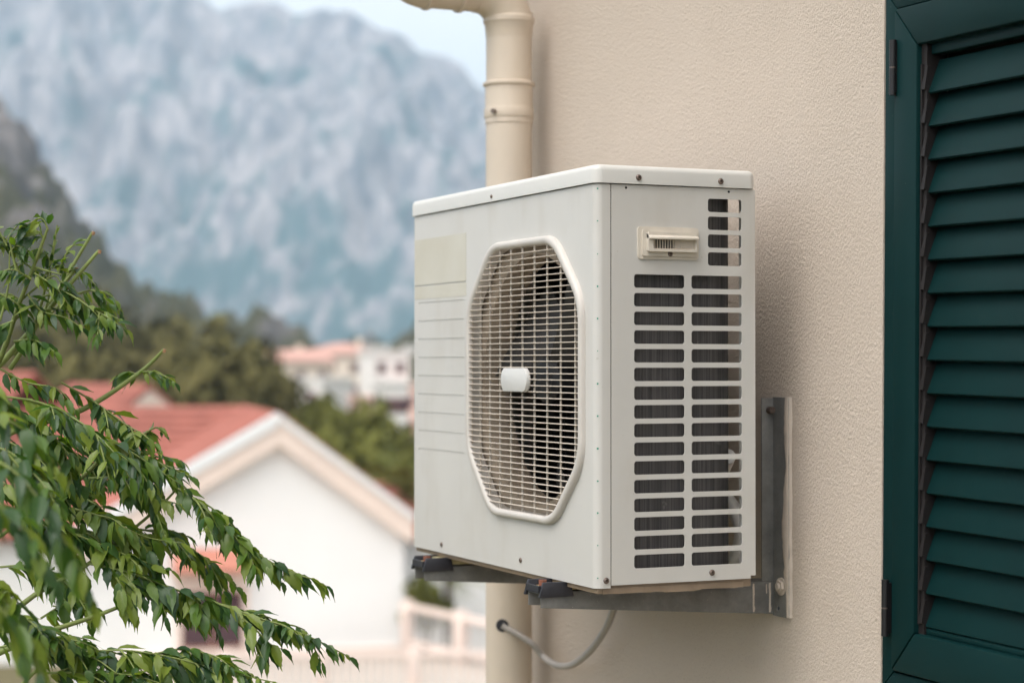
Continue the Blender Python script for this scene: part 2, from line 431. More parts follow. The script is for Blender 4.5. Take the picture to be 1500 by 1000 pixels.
def px_az(x): return math.atan((x - 750) / F)
def interp(x, tab):
    if x <= tab[0][0]: return tab[0][1]
    for (a, b), (c, d) in zip(tab, tab[1:]):
        if x <= c: return b + (d - b) * (x - a) / (c - a)
    return tab[-1][1]
def fbm(p, o=5):
    return mnoise.fractal(p, 1.0, 2.1, o)
def hill(name, material, d0, d1, d2, prof, amp, nsc, x0, x1, nx, ny, pw, seed):
    """height field over a sector: foot at d0, crest at d1, far foot at d2; crest height from the skyline profile."""
    v = []; f = []
    for i in range(nx + 1):
        px = x0 + (x1 - x0) * i / nx
        az = px_az(px)
        top = (530 - interp(px, prof)) / F * d1 / math.cos(az) + CAM.z - GZ
        for j in range(ny + 1):
            t = j / ny
            d = d0 + (d2 - d0) * t
            g = polar(az, d / math.cos(az))
            s = (d - d0) / (d1 - d0)
            if s <= 1: k = s ** pw
            else: k = max(0, 1 - ((d - d1) / (d2 - d1)) ** 1.3)
            q = Vector((g.dot(RGT), Vector((g.x, g.y, 0)).dot(FWD) * .45, seed * 31.7))
            e = fbm(q * nsc) * .6 + (1 - 2 * abs(fbm(q * nsc * 1.7 + Vector((9, 4, 1))))) * .35 + fbm(q * nsc * 4.3) * .30
            wv = min(1, s * 2.2) * (1 if s < .8 else max(.28, 1 - (s - .8) * 3.6) if s < 1.1 else .5)
            v.append((g.x, g.y, GZ - 1.5 + top * k + amp * e * wv))
    for i in range(nx):
        for j in range(ny):
            a = i * (ny + 1) + j
            f.append((a, a + ny + 1, a + ny + 2, a + 1))
    m = MB(); m.v = v; m.f = [tuple(reversed(q)) for q in f]
    o = m.build(name, material, ang=180)
    return tag(o, kind='structure')
SKY = [(-900, -120), (-400, -150), (0, -110), (150, -65), (240, -34), (280, -2), (316, 22), (345, 12), (378, -6), (408, 8), (438, 17),
       (478, 11), (512, 13), (540, 28), (590, 57), (640, 90), (705, 134), (800, 190), (1000, 260), (1500, 330), (2400, 420)]
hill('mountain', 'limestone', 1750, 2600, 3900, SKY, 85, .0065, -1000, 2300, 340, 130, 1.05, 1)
SKY2 = [(-900, 60), (-300, 60), (-100, 108), (0, 158), (40, 215), (90, 290), (150, 370), (210, 432), (270, 478), (360, 520), (480, 548), (700, 560)]
hill('hill', 'hill_rock', 210, 620, 900, SKY2, 26, .026, -900, 700, 240, 90, 1.25, 2)

# ================================================================== OWN BUILDING
YW = .333                                   # wall face
bld = empty('house', (0, 0, 0), 'cream stucco house whose wall carries the air conditioner and green shutter', 'house')
SH_MID = on(1, YW, 1300, 500)
LEAN = R(.75)
def wl(px, py):                             # pixel on the wall face -> (x, z)
    p = on(1, YW, px, py); return p.x, p.z
fx0 = wl(1293, 500)[0]; lx0 = wl(1311, 500)[0]; ix0 = wl(1344, 500)[0]
lz1 = wl(1311, 15)[1]; lz0 = wl(1307, 980)[1]; iz1 = wl(1345, 65)[1]; iz0 = wl(1340, 926)[1]
fm = lx0 - fx0
LX1 = lx0 + .60                             # far edge of the leaf, out of the picture
fz1, fz0, fx1 = lz1 + fm, lz0 - fm, LX1 + fm
zc = (lz0 + lz1) / 2
def leanp(x, z): return (x + (z - zc) * math.tan(LEAN), z)
WX0 = -1.03
wall_out = [(WX0, GZ), (7, GZ), (7, ZU + 2.2), (WX0, ZU + 2.2)]
hole = [leanp(fx0, fz0), leanp(fx1, fz0), leanp(fx1, fz1), leanp(fx0, fz1)]
link('wall', oriented(plate(wall_out, [hole], .26), front_M(YW + .13)), 'stucco', bld)
box('side_wall', (WX0, YW + .262, GZ), (WX0 + .26, 8, ZU + 2.2), 'stucco', bld)
# eave: sloping roof slab with soffit boards and tiles beyond the top of the picture
ez = ZU + 2.1
rm = MB().prism([(WX0 - .35, -.05, ez), (WX0 - .35, 8, ez + 2.9), (WX0 - .35, 8, ez + 3.02), (WX0 - .35, -.05, ez + .12)], (8.6, 0, 0))
rm.build('roof', 'terracotta', bld)
box('soffit', (WX0 - .33, -.03, ez - .025), (7.2, YW - .003, ez - .004), 'verge_white', bld)
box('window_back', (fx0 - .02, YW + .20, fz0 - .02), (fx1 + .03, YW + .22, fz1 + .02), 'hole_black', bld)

# ------------------------------------------------------------------ shutter (frame in the wall opening + louvred leaf)
sh = empty('window_shutter', (SH_MID.x, YW, zc), 'dark green louvred window shutter with black hinges on the cream wall', 'shutter')
sh.rotation_euler = (0, LEAN, 0)
ox, oz = SH_MID.x, zc
def shp(x, z): return (x - ox, z - oz)
YO, YI = -.004, .03                          # leaf front and back relative to the wall face
def mitre(name, quad, y0, y1, material='shutter_green', bevel=.0012):
    m = MB().prism([(p[0], y0, p[1]) for p in quad], (0, y1 - y0, 0))
    return m.build(name, material, sh, bevel=bevel)
e_ = .0007
F0, F1 = shp(fx0 + .001, fz0 + .001), shp(fx1 - .001, fz1 - .001)
L0, L1 = shp(lx0, lz0), shp(LX1, lz1)
I0, I1 = shp(ix0, iz0), shp(LX1 - (ix0 - lx0), iz1)
def ring_quads(A0, A1, B0, B1, g):
    return [('stile', [(A0[0], A0[1] + g), (B0[0], B0[1] + g), (B0[0], B1[1] - g), (A0[0], A1[1] - g)]),
            ('stile', [(A1[0], A0[1] + g), (B1[0], B0[1] + g), (B1[0], B1[1] - g), (A1[0], A1[1] - g)]),
            ('rail', [(A0[0] + g, A1[1]), (A1[0] - g, A1[1]), (B1[0] - g, B1[1]), (B0[0] + g, B1[1])]),
            ('rail', [(A0[0] + g, A0[1]), (A1[0] - g, A0[1]), (B1[0] - g, B0[1]), (B0[0] + g, B0[1])])]
for nm, q in ring_quads(F0, F1, (L0[0] - .0016, L0[1] - .003), (L1[0] + .0016, L1[1] + .0016), e_):
    mitre('frame_' + nm, q, .001, .07)
for nm, q in ring_quads(L0, L1, I0, I1, e_):
    mitre(nm, q, YO, YI, bevel=.0025)
# stepped bead round the louvre opening
mitre('bead', [(I0[0] + .012, I1[1]), (I1[0] - .012, I1[1]), (I1[0] - .012, I1[1] - .013), (I0[0] + .012, I1[1] - .013)], .010, YI, bevel=.001)
mitre('bead', [(I0[0] + .012, I0[1]), (I1[0] - .012, I0[1]), (I1[0] - .012, I0[1] + .008), (I0[0] + .012, I0[1] + .008)], .006, YI, bevel=.002)
for xa, xb in ((I0[0], I0[0] + .0115), (I1[0] - .0115, I1[0])):
    m = MB().box(xa, xb, .004, .034, I0[1], I1[1]); m.build('slat_carrier', 'gasket', sh)
    m = MB().box(xa + .002, xa + .005, .001, .004, I0[1] + .012, I1[1] - .025); m.build('gasket_lip', 'gasket', sh)
NS = 17
s0 = shp(0, wl(1352, 893)[1])[1]; s1 = shp(0, wl(1352, 111)[1])[1]
sm_ = MB()
prof = [(-.0005, -.0200), (.0035, -.0224), (.0065, -.0207), (.0205, .0197), (.0190, .0224), (.0160, .0214)]
sm_.prism([(I0[0] + .012, y + .006, z) for y, z in prof], (I1[0] - I0[0] - .024, 0, 0))
slat_me = sm_.mesh('louvre_slat', bevel=.0008)
for k in range(NS):
    o = link('louvre_slat', slat_me, 'shutter_green', sh)
    o.location.z = s0 + (s1 - s0) * k / (NS - 1)
    o.rotation_euler.x = R(random.uniform(-.8, .8))
    t = MB().prism([(I0[0] + .0035, .0002, -.016), (I0[0] + .0115, .0002, -.0165), (I0[0] + .0125, .0042, .013), (I0[0] + .0085, .0042, .015)], (0, .004, 0))
    t = t.build('slat_pin', 'gasket', sh); t.location.z = o.location.z
box_m = MB().box(I0[0], I1[0], .045, .05, I0[1] - .02, I1[1] + .02); box_m.build('slat_gap_shade', 'hole_black', sh)  # added black sheet standing in for the darkness behind the slats
for py0, py1, pxh in ((62, 142, 1305), (847, 929, 1298)):
    zt, zb = shp(0, wl(pxh, py0)[1])[1], shp(0, wl(pxh, py1)[1])[1]
    xh = shp(on(1, YW - .008, pxh + .5, 500).x, 0)[0] + ((zt + zb) / 2) * 0
    zm = (zt + zb) / 2
    h = MB().tube([(xh, -.008, zb), (xh, -.008, zm - .001)], .0047, 14).build('hinge_knuckle', 'hinge_black', sh)
    MB().tube([(xh, -.008, zm + .001), (xh, -.008, zt)], .0047, 14).build('hinge_knuckle', 'hinge_black', sh)
    MB().tube([(xh, -.008, zm - .0012), (xh, -.008, zm + .0012)], .0043, 14).build('hinge_washer', 'screw_steel', sh)
    MB().box(xh - .004, xh + .004, -.0075, .002, zb + .004, zt - .004).build('hinge_leaf', 'hinge_black', sh)

# ================================================================== AIR CONDITIONER
W_, D_, H_ = .660, .239, .550
ac = empty('air_conditioner', (0, 0, ZU), 'beige white air conditioner outdoor unit with round cornered fan grille and side vents', 'air conditioner')
BT = .5245                                    # top of the body under the lid
# lid
def lid_mesh():
    x0, x1, y0, y1, r = -W_ - .003, .003, -.003, D_ + .0015, .013
    lev = [(.5258, .0), (.5420, .0)] + [(.5420 + .008 * math.sin(R(a)), .008 * (1 - math.cos(R(a)))) for a in (20, 40, 60, 75, 90)]
    rings = []
    for z, ins in lev:
        rings.append([(p[0], p[1], z) for p in rrect(x0 + ins, x1 - ins, y0 + ins, y1 - ins, max(.004, r - ins), 7)])
    n = len(rings[0]); m = MB(); m.v = [p for r_ in rings for p in r_]
    for i in range(len(rings) - 1):
        for k in range(n): m.f.append((i * n + k, i * n + (k + 1) % n, (i + 1) * n + (k + 1) % n, (i + 1) * n + k))
    m.f.append(tuple(range(n - 1, -1, -1))); m.f.append(tuple(range((len(rings) - 1) * n, len(rings) * n)))
    return m.mesh('lid', ang=40)
lid = link('lid', lid_mesh(), 'lid_white', ac)
# fan opening outline
GX, GZC = -.2270, .2690
HO, HI = .1965, .1850
def octo(h, cut): return [(GX + h, GZC + h - cut), (GX + h - cut, GZC + h), (GX - h + cut, GZC + h), (GX - h, GZC + h - cut),
                          (GX - h, GZC - h + cut), (GX - h + cut, GZC - h), (GX + h - cut, GZC - h), (GX + h, GZC - h + cut)]
CUT = .087
oc_hole = round_poly(octo(HI + .003, CUT * .96), .068, 6)
RC = .011                                     # radius of the vertical corners
GROOVES = [(-.6325, -.4445, .3857 + (.1561 - .3857) * k / 8, .0017) for k in range(9)] + [(-.648, -.4362, .4139, .0008)]
fp = plate([(-W_ + RC, 0), (-RC, 0), (-RC, BT), (-W_ + RC, BT)], [oc_hole] + [rrect(a, b, z - h, z + h, h * .9, 2) for a, b, z, h in GROOVES], .0016)
oriented(fp, front_M(.0008))
# corner wraps, added to the front panel mesh
bm = bmesh.new(); bm.from_mesh(fp)
def wrap(side):
    pr = []
    for k in range(9):
        a = R(90 * k / 8)
        pr.append((-RC + RC * math.sin(a), RC - RC * math.cos(a)))
    pr.append((0, .0212))
    th = .0016
    pi = [(-RC + (RC - th) * math.sin(R(90 * k / 8)), RC - (RC - th) * math.cos(R(90 * k / 8))) for k in range(9)] + [(-th, .0212)]
    loop = pr + pi[::-1]
    if side < 0: loop = [(-W_ - x, y) for x, y in loop]
    b = [bm.verts.new((x, y, 0)) for x, y in loop]; t = [bm.verts.new((x, y, BT)) for x, y in loop]
    n = len(loop)
    for k in range(n):
        q = (b[k], b[(k + 1) % n], t[(k + 1) % n], t[k])
        bm.faces.new(q if side > 0 else q[::-1])
wrap(1); wrap(-1)
bmesh.ops.recalc_face_normals(bm, faces=bm.faces)
bm.to_mesh(fp); bm.free(); smooth(fp, 30)
front = link('front_panel', fp, 'casing', ac)
# screws (shared mesh, head toward local +Z)
def screw_mesh():
    m = MB(); r = .0042
    rings = [(r, -.001), (r, .0004), (r * .93, .0013), (r * .75, .0020), (r * .45, .0024)]
    n = 14
    for q, z in rings: m.v += [(q * math.cos(2 * math.pi * k / n), q * math.sin(2 * math.pi * k / n), z) for k in range(n)]
    for i in range(len(rings) - 1):
        for k in range(n): m.f.append((i * n + k, i * n + (k + 1) % n, (i + 1) * n + (k + 1) % n, (i + 1) * n + k))
    c = len(m.v); m.v += [(r * .38 * math.cos(2 * math.pi * k / n), r * .38 * math.sin(2 * math.pi * k / n), .0010) for k in range(n)]
    b = (len(rings) - 1) * n
    for k in range(n): m.f.append((b + k, b + (k + 1) % n, c + (k + 1) % n, c + k))
    m.f.append(tuple(range(c, c + n)))
    return m.mesh('screw')
SCREW = screw_mesh()
def screw(loc, facing, parent, s=1):
    o = link('screw', SCREW, 'screw_steel', parent); o.location = loc; o.scale = (s, s, s)
    o.rotation_euler = {'x': (0, R(90), 0), 'y': (R(90), 0, 0)}[facing]
    return o
screw((-.3333, -.003, .5331), 'y', lid, .7)
screw((.003, .0611, .5342), 'x', lid); screw((.003, .1842, .5338), 'x', lid)
screw((-.5341, 0, .0128), 'y', front, .9); screw((-.2368, 0, .0157), 'y', front, .9)
screw((0, .0148, .0101), 'x', front)
# green paint specks down the rounded corner
dm = MB().tube([(0, 0, -.0005), (0, 0, .0004)], .0015, 8).mesh('paint_speck')
for k in range(13):
    z = .5177 + (.0133 - .5177) * k / 12
    o = link('paint_speck', dm, 'green_mark', front)
    a = R(50); o.location = (-RC + RC * math.sin(a), RC - RC * math.cos(a), z + random.uniform(-.0006, .0006))
    o.rotation_euler = (0, R(90), a - R(90)); s = random.uniform(.55, 1); o.scale = (s, s * random.uniform(.7, 1.3), 1)
# embossed lines and the pale patch of a removed sticker
for a, b, z, h in GROOVES:
    box('groove', (a + .0004, .0007, z - h + .0002), (b - .0004, .0020, z + h - .0002), 'casing', front)
st = box('sticker_residue', (-.648, -.0004, .4150), (-.4362, .0004, .4868), 'residue', front)
st['label'] = 'yellowed rectangular patch where a sticker was removed'
box('sticker_residue', (-.648, -.0003, .3928), (-.4362, .0004, .4128), 'residue', front)
# fan grille: ring, bars, centre cap
gr_out, gr_in = round_poly(octo(HO, CUT), .075, 9), round_poly(octo(HI, CUT * .96), .068, 9)
def ring_mesh():
    """rounded frame: sections swept between the outer and inner outline."""
    sec = [(0, 0), (.02, -.0040), (.14, -.0064), (.30, -.0076), (.62, -.0076), (.86, -.0066), (1, -.0045), (1, .012)]
    n = len(gr_out); m = MB()
    for s, y in sec:
        for a, b in zip(gr_out, gr_in): m.v.append((a[0] + (b[0] - a[0]) * s, y, a[1] + (b[1] - a[1]) * s))
    for i in range(len(sec) - 1):
        for k in range(n): m.f.append((i * n + k, i * n + (k + 1) % n, (i + 1) * n + (k + 1) % n, (i + 1) * n + k))
    bmx = bmesh.new(); me = bpy.data.meshes.new('fan_grille'); me.from_pydata(m.v, [], m.f)
    bmx.from_mesh(me); bmesh.ops.recalc_face_normals(bmx, faces=bmx.faces); bmx.to_mesh(me); bmx.free()
    smooth(me, 50); return me
grille = link('fan_grille', ring_mesh(), 'ring_plastic', ac)
def chord(z, h=.186):
    cut = CUT * .96; d = abs(z - GZC)
    if d >= h: return 0
    return h if d < h - cut else h - (d - (h - cut))
nb = 45; pitch = .0084
z0 = GZC - pitch * (nb - 1) / 2
for k in range(nb):
    z = z0 + pitch * k; hh = chord(z, HI - .0005)
    if hh <= 0: continue
    m = MB().prism([(GX - hh, -.0052, z - .00065), (GX - hh, -.0064, z), (GX - hh, -.0052, z + .0008), (GX - hh, -.0028, z + .0008), (GX - hh, -.0028, z - .00065)], (2 * hh, 0, 0))
    m.build('grille_bar', 'grille_plastic', grille)
for px in (691.4, 704, 717.8, 732.6, 748.4, 765.2, 782.9, 801.4, 821.3, 842.6):
    x = on(1, -.002, px, 545).x
    hh = chord(GZC + (x - GX), HI - .0005)
    MB().box(x - .0010, x + .0010, -.0027, -.0006, GZC - hh, GZC + hh).build('grille_rib', 'grille_plastic', grille)
cL, cR = on(1, -.012, 733, 555), on(1, -.012, 770.5, 555); cx = (cL.x + cR.x) / 2; chw = (cR.x - cL.x) / 2
cT, cB = on(1, -.012, 752, 539).z - ZU, on(1, -.012, 752, 573.5).z - ZU; cz = (cT + cB) / 2; chh = (cT - cB) / 2
cap2 = []
for sgn in (1, -1):
    for k in range(9):
        t = -1 + 2 * k / 8
        zz = chh * t * sgn
        cap2.append((cx + sgn * (chw * .66 + chw * .34 * math.sqrt(max(0, 1 - (t * .95) ** 2))), cz + zz))
cap2 = round_poly(cap2, .003, 2)
m = MB().prism([(p[0], -.012, p[1]) for p in cap2], (0, .0075, 0))
m.build('centre_cap', 'cap_white', grille, bevel=.0012)
# shroud behind the grille: face plate with round hole and short throat
circ = [(GX + .176 * math.cos(2 * math.pi * k / 64), GZC + .176 * math.sin(2 * math.pi * k / 64)) for k in range(64)]
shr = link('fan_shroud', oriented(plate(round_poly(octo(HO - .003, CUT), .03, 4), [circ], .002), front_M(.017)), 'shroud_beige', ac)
th = MB(); prof_t = [(.176, .0165), (.1725, .026), (.172, .052), (.1745, .058)]
for r_, y in prof_t: th.v += [(GX + r_ * math.cos(2 * math.pi * k / 64), y, GZC + r_ * math.sin(2 * math.pi * k / 64)) for k in range(64)]
for i in range(3):
    for k in range(64): th.f.append((i * 64 + k, i * 64 + (k + 1) % 64, (i + 1) * 64 + (k + 1) % 64, (i + 1) * 64 + k))
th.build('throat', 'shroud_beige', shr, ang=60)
fan = MB().tube([(GX, .030, GZC), (GX, .038, GZC), (GX, .085, GZC)], [.030, .036, .036], 24).build('fan', 'dark_plastic', ac)
def blade_mesh(a0):
    m = MB(); nr, na = 6, 8
    for i in range(nr + 1):
        r_ = .034 + (.166 - .034) * i / nr
        for j in range(na + 1):
            t = j / na - .5
            a = a0 + R(12 * i / nr) + t * R(62 - 8 * i / nr)
            y = .060 - t * .055 + .004 * math.cos(t * 6)
            m.v.append((GX + r_ * math.cos(a), y, GZC + r_ * math.sin(a)))
    for i in range(nr):
        for j in range(na):
            q = i * (na + 1) + j; m.f.append((q, q + 1, q + na + 2, q + na + 1))
    b = len(m.v); m.v += [(x, y + .0025, z) for x, y, z in m.v]; m.f += [tuple(reversed([i + b for i in q])) for q in m.f]
    return m.mesh('fan_blade', ang=60)
for k in range(3): link('fan_blade', blade_mesh(R(20 + 120 * k)), 'blade_grey', fan)
box('fan_motor', (GX - .045, .095, GZC - .045), (GX + .045, .165, GZC + .045), 'dark_plastic', ac, bevel=.01)
box('motor_bracket', (GX - .02, .166, .004), (GX + .02, .172, .52), 'dark_plastic', ac)
# side panel with its slots
SL = []
for k in range(16):
    zt = .4076 + (.0412 - .4076) * k / 15
    for a, b in ((.0558, .1309), (.1413, .2184)):
        SL.append(rrect(a, b, zt - .0172, zt + .0004, .0036, 4))
for k in range(4):
    zt = .5102 + (.4388 - .5102) * k / 3
    SL.append(rrect(.1664, .2180, zt - .0174, zt + .0004, .0036, 4))
sp_out = [(.0226, .0035), (.2315, .0035), (.2315, .0075), (D_, .0075), (D_, BT), (.0226, BT)]
box_hole = rrect(.0785, .1130, .4400, .4540, .001, 2)
side = link('side_panel', oriented(plate(sp_out, SL + [box_hole], .0014), side_M(-.0007)), 'casing', ac)
link('rear_flange', MB().box(-.040, -.0015, D_ - .0016, D_ - .0002, .010, BT).mesh('rear_flange'), 'casing', side)
screw((0, .172, .0139), 'x', side)
hm = MB().tube([(0, 0, -.0002), (0, 0, .0003)], .0017, 10).mesh('pilot_hole')
for y, z in ((.044, .5206), (.1983, .5206)):
    o = link('pilot_hole', hm, 'hole_black', side); o.location = (0, y, z); o.rotation_euler = (0, R(90), 0)
# small louvred vent cover on the side panel
vc = link('vent_cover', oriented(plate(rrect(.0605, .1508, .4282, .4705, .004, 4), [rrect(.0800, .1215, .4425, .4545, .001, 2)], .0024), side_M(.0012)), 'aged_plastic', side)
p2 = plate(rrect(.0660, .1470, .4320, .4665, .002, 3), [rrect(.0795, .1220, .4420, .4550, .001, 2)], .0026)
link('raised_plate', oriented(p2, side_M(.0037)), 'aged_plastic', vc)
fr = plate(rrect(.0715, .1440, .4378, .4630, .002, 3), [rrect(.0790, .1415, .4415, .4550, .001, 2)], .006)
link('louvre_frame', oriented(fr, side_M(.0080)), 'aged_plastic', vc)
hd = MB().prism([(.005, .0715, .4630), (.0150, .0715, .4566), (.0150, .0715, .4535), (.0105, .0715, .4545), (.005, .0715, .4545)], (0, .0735, 0))
hv = [list(p) for p in hd.v]
hd.v = [tuple(p) for p in hv]
hd.build('hood', 'aged_plastic', vc, bevel=.0008)
box('louvre_shade', (-.0030, .0780, .4395), (-.0016, .1135, .4545), 'hole_black', vc)  # black sheet added to paint the shade in the vent slots
box('louvre_back', (.0028, .1135, .4415), (.0044, .1415, .4550), 'aged_plastic', vc)
box('louvre_floor', (.0050, .0795, .4405), (.0105, .1410, .4418), 'rust_plastic', vc)
rbm = MB().box(.0032, .0046, -.0008, .0008, .4415, .4550).mesh('louvre_rib')
for k in range(10):
    o = link('louvre_rib', rbm, 'aged_plastic', vc); o.location = (0, .0803 + .0353 * k / 9, 0)
screw((.0050, .1066, .4355), 'x', vc, .85)
# other body panels
MB().box(-W_ - .0, -W_ + .0014, .0226, D_, .0035, BT).build('end_panel', 'casing', ac)
pan = MB().box(-W_ + .006, -.0045, .004, D_ - .004, -.0075, .012).build('base_pan', 'pan_beige', ac, bevel=.002)
lip = []
ys = [.012 + .21 * k / 30 for k in range(31)]
lp = [(y, -.0005) for y in ys]
lo = [(y, -.0078 - .0022 * max(0, mnoise.noise(Vector((y * 70, 3, 1)))) - (.0016 if .10 < y < .15 else 0)) for y in ys]
MB().prism([(-.0035, y, z) for y, z in lp + lo[::-1]], (-.001, 0, 0)).build('sealed_edge', 'pan_beige', pan)
# L-shaped condenser coil
RB = .045; cxx, cyy = -.060, .180
outer = [(-.015, .012)] + [(-.015, .012 + (cyy - .012) * k / 6) for k in range(1, 6)] + [(cxx + RB * math.cos(R(a)), cyy + RB * math.sin(R(a))) for a in range(0, 91, 10)] + [(-W_ + .012, cyy + RB)]
inner = [(-.033, .012)] + [(cxx + (RB - .018) * math.cos(R(a)), cyy + (RB - .018) * math.sin(R(a))) for a in range(0, 91, 10)] + [(-W_ + .012, cyy + RB - .018)]
MB().prism([(x, y, .012) for x, y in outer + inner[::-1]], (0, 0, .505)).build('condenser_coil', 'coil_fins', ac, ang=25)
box('inner_partition', (-.036, .0035, .012), (-.034, .175, .52), 'dark_plastic', ac)
# foot rails under the pan
XB = -.100                                     # face of the near bracket arm
XF = on(1, -.032, 622, 831).x                  # face of the far bracket arm
DZF = -.0060                                   # the far bracket hangs a little lower
ARMW = .042
for xb, zf in ((XB, -.0128), (XF, -.0128 + DZF)):
    box('foot_rail', (xb - ARMW + .006, -.006, zf), (xb - .004, D_ + .012, -.0078), 'bronze_foot', ac, bevel=.001)

# ================================================================== WALL BRACKETS
def bracket(xb, label, dz=0):
    b = empty('wall_bracket', (xb, YW, ZU + dz), label, 'bracket', None)
    y0 = -.032 - YW
    TOP = -.0142; T = .0022
    def web(x0, x1, name):
        MB().prism([(x0, y0, -.0345), (x0, y0, TOP), (x0, -.0045, TOP), (x0, -.0045, -.0605)], (x1 - x0, 0, 0)).build(name, 'bracket_steel', b, bevel=.0005)
    web(-T, 0, 'arm_web'); web(-ARMW, -ARMW + T, 'arm_web')
    # top flange joining both webs, nose rounded down at the free end
    MB().box(-ARMW + T, -T, y0, -.0045, TOP - T, TOP - .0001).build('arm_top', 'bracket_steel', b)
    # upright: flange against the wall and a web standing off it
    fl = plate(rrect(-.0022, .040, -.0625, .2440, .0015, 2), [[(.0125 + .0032 * math.cos(2 * math.pi * k / 12), -.0510 + .0032 * math.sin(2 * math.pi * k / 12)) for k in range(12)]], .004)
    up = link('upright_flange', oriented(fl, front_M(-.0024)), 'bracket_steel', b)
    MB().box(-.0022, 0, -.0235, -.0046, TOP + .0004, .2430).build('upright_web', 'bracket_steel', b, bevel=.0004)
    # wall bolts
    for z in (-.0200,):
        bolt = MB().tube([(.020, -.0042, z), (.020, -.0092, z)], [.0098, .0090], 6).build('bolt', 'sealant', b)
        MB().tube([(.020, -.0044, z), (.020, -.0058, z)], .0125, 20).build('washer', 'sealant', bolt)
        MB().tube([(.020, -.0090, z), (.020, -.0120, z)], [.0050, .0045], 12).build('stud', 'sealant', bolt)
    MB().tube([(-.002, -.012, .226), (.010, -.012, .226)], .005, 10).build('bolt', 'screw_steel', b)
    # sealant smeared along the edge that meets the wall
    ed = []; n = 44
    for k in range(n + 1):
        t = k / n; z = -.062 + .306 * t
        wd = .007 + .010 * math.exp(-((t - .42) / .22) ** 2) + .006 * math.exp(-((t - .86) / .10) ** 2) + .003 * mnoise.noise(Vector((t * 9, xb * 7, 0))) + .0015 * mnoise.noise(Vector((t * 40, 2, 0)))
        if .13 < t < .21: wd += .004
        ed.append((.0400 - max(.002, wd), z))
    m = MB()
    for x, z in ed:
        m.v += [(x, -.0045, z), (x + .0012, -.0052, z), (.0385, -.0056, z), (.0408 + .0012 * mnoise.noise(Vector((z * 60, 1, xb))), -.0030, z), (.0422 + .0022 * mnoise.noise(Vector((z * 45, 5, xb))), -.0002, z)]
    for k in range(n):
        for j in range(4):
            q = k * 5 + j; m.f.append((q, q + 1, q + 6, q + 5))
    m.f = [tuple(reversed(q)) for q in m.f]
    m.build('sealant_bead', 'sealant', b, ang=70)
    # paint runs on the arm
    for yy, wd_, za, zb_ in ((-.0375, .0018, -.0165, -.0560), (-.0165, .0010, -.018, -.031), (-.0110, .0020, -.0165, -.0575)):
        pr = []
        for k in range(9):
            t = k / 8; z = za + (zb_ - za) * t
            pr.append((yy + wd_ * (.7 + .4 * mnoise.noise(Vector((z * 300, yy * 90, 0))) + (.5 if k in (7,) else 0)), z))
        pl_ = [(yy - wd_ * (.7 + .4 * mnoise.noise(Vector((z * 260, yy * 50, 4)))), z) for _, z in pr]
        MB().prism([(0.0001, y, z) for y, z in pr + pl_[::-1]], (.0006, 0, 0)).build('paint_run', 'sealant', b)
    # rubber mounts that carry the unit's feet: open trays astride the arm with a bolt inside
    for ya, yb in ((-.037, .014), (.205, .256)):
        ya -= YW; yb -= YW
        rx0, rx1 = -ARMW - .005, .006
        z0, z1 = -.0205, -.0002
        rb = MB().prism([(rx1 - .0055, ya, z0), (rx1 - .0055, yb, z0), (rx1 - .0055, yb - .004, z1), (rx1 - .0055, ya + .006, z1)], (.0055, 0, 0)).build('rubber_mount', 'rubber', b, bevel=.001)
        MB().prism([(rx0, ya, z0), (rx0, yb, z0), (rx0, yb - .004, z1), (rx0, ya + .006, z1)], (.0055, 0, 0)).build('rubber_cheek', 'rubber', rb, bevel=.001)
        MB().box(rx0 + .006, rx1 - .006, ya, yb, TOP + .0002, TOP + .0010).build('tray_floor', 'rubber', rb)
        MB().box(rx0 + .006, rx1 - .006, ya + .001, ya + .006, TOP + .0012, z1 - .005).build('tray_lip', 'rubber', rb)
        yc = ya + .017
        MB().tube([(-.021, yc, TOP + .001), (-.021, yc, z1 + .001)], .0058, 6).build('nut', 'copper_rust', rb)
        MB().tube([(-.021, ya + .011, -.0085), (-.021, ya + .0065, -.0085)], .0032, 10).build('stud', 'brass', rb)
    return b
bracket(XB, 'grey steel wall bracket smeared with sealant, under the vented end of the air conditioner')
bracket(XF, 'grey steel wall bracket under the plain end of the air conditioner, nearer the downpipe', DZF)

# ================================================================== DOWNPIPE
PR = .0405
PY = YW - .030 - PR
PXc = on(1, PY, 745.5, 300).x
dp = empty('downpipe', (PXc, PY, GZ), 'cream plastic downpipe clipped to the wall corner behind the air conditioner', 'downpipe')
def pz(py): return on(0, PXc, 745, py).z - GZ
def px_y(px): return on(0, PXc, px, 0).y - PY
zh = pz(-12)
MB().tube([(0, 0, .0), (0, 0, pz(172))], PR, 32).build('pipe', 'pipe_cream', dp)
MB().tube([(0, 0, pz(182)), (0, 0, pz(160)), (0, 0, pz(159)), (0, 0, pz(128)), (0, 0, pz(126)), (0, 0, pz(123)), (0, 0, pz(121))],
          [PR + .0015, PR + .0015, PR + .0012, PR + .0014, PR + .0055, PR + .0055, PR + .002], 32).build('socket', 'pipe_cream', dp, ang=30)
MB().tube([(0, 0, pz(174)), (0, 0, pz(160))], PR + .003, 32).build('pipe_clip', 'pipe_cream', dp, bevel=.001)
MB().tube([(.022, -.036, pz(167)), (.0265, -.043, pz(167))], .0042, 10).build('clip_screw', 'screw_steel', dp)
MB().tube([(0, 0, pz(123)), (0, 0, pz(34))], PR - .0004, 32).build('pipe', 'pipe_cream', dp)
MB().tube([(0, 0, pz(58)), (0, 0, pz(38)), (0, 0, pz(34)), (0, 0, pz(28)), (0, 0, pz(25)), (0, 0, pz(20))],
          [PR - .0002, PR + .002, PR + .005, PR + .005, PR + .002, PR + .0015], 32).build('socket', 'pipe_cream', dp, ang=30)
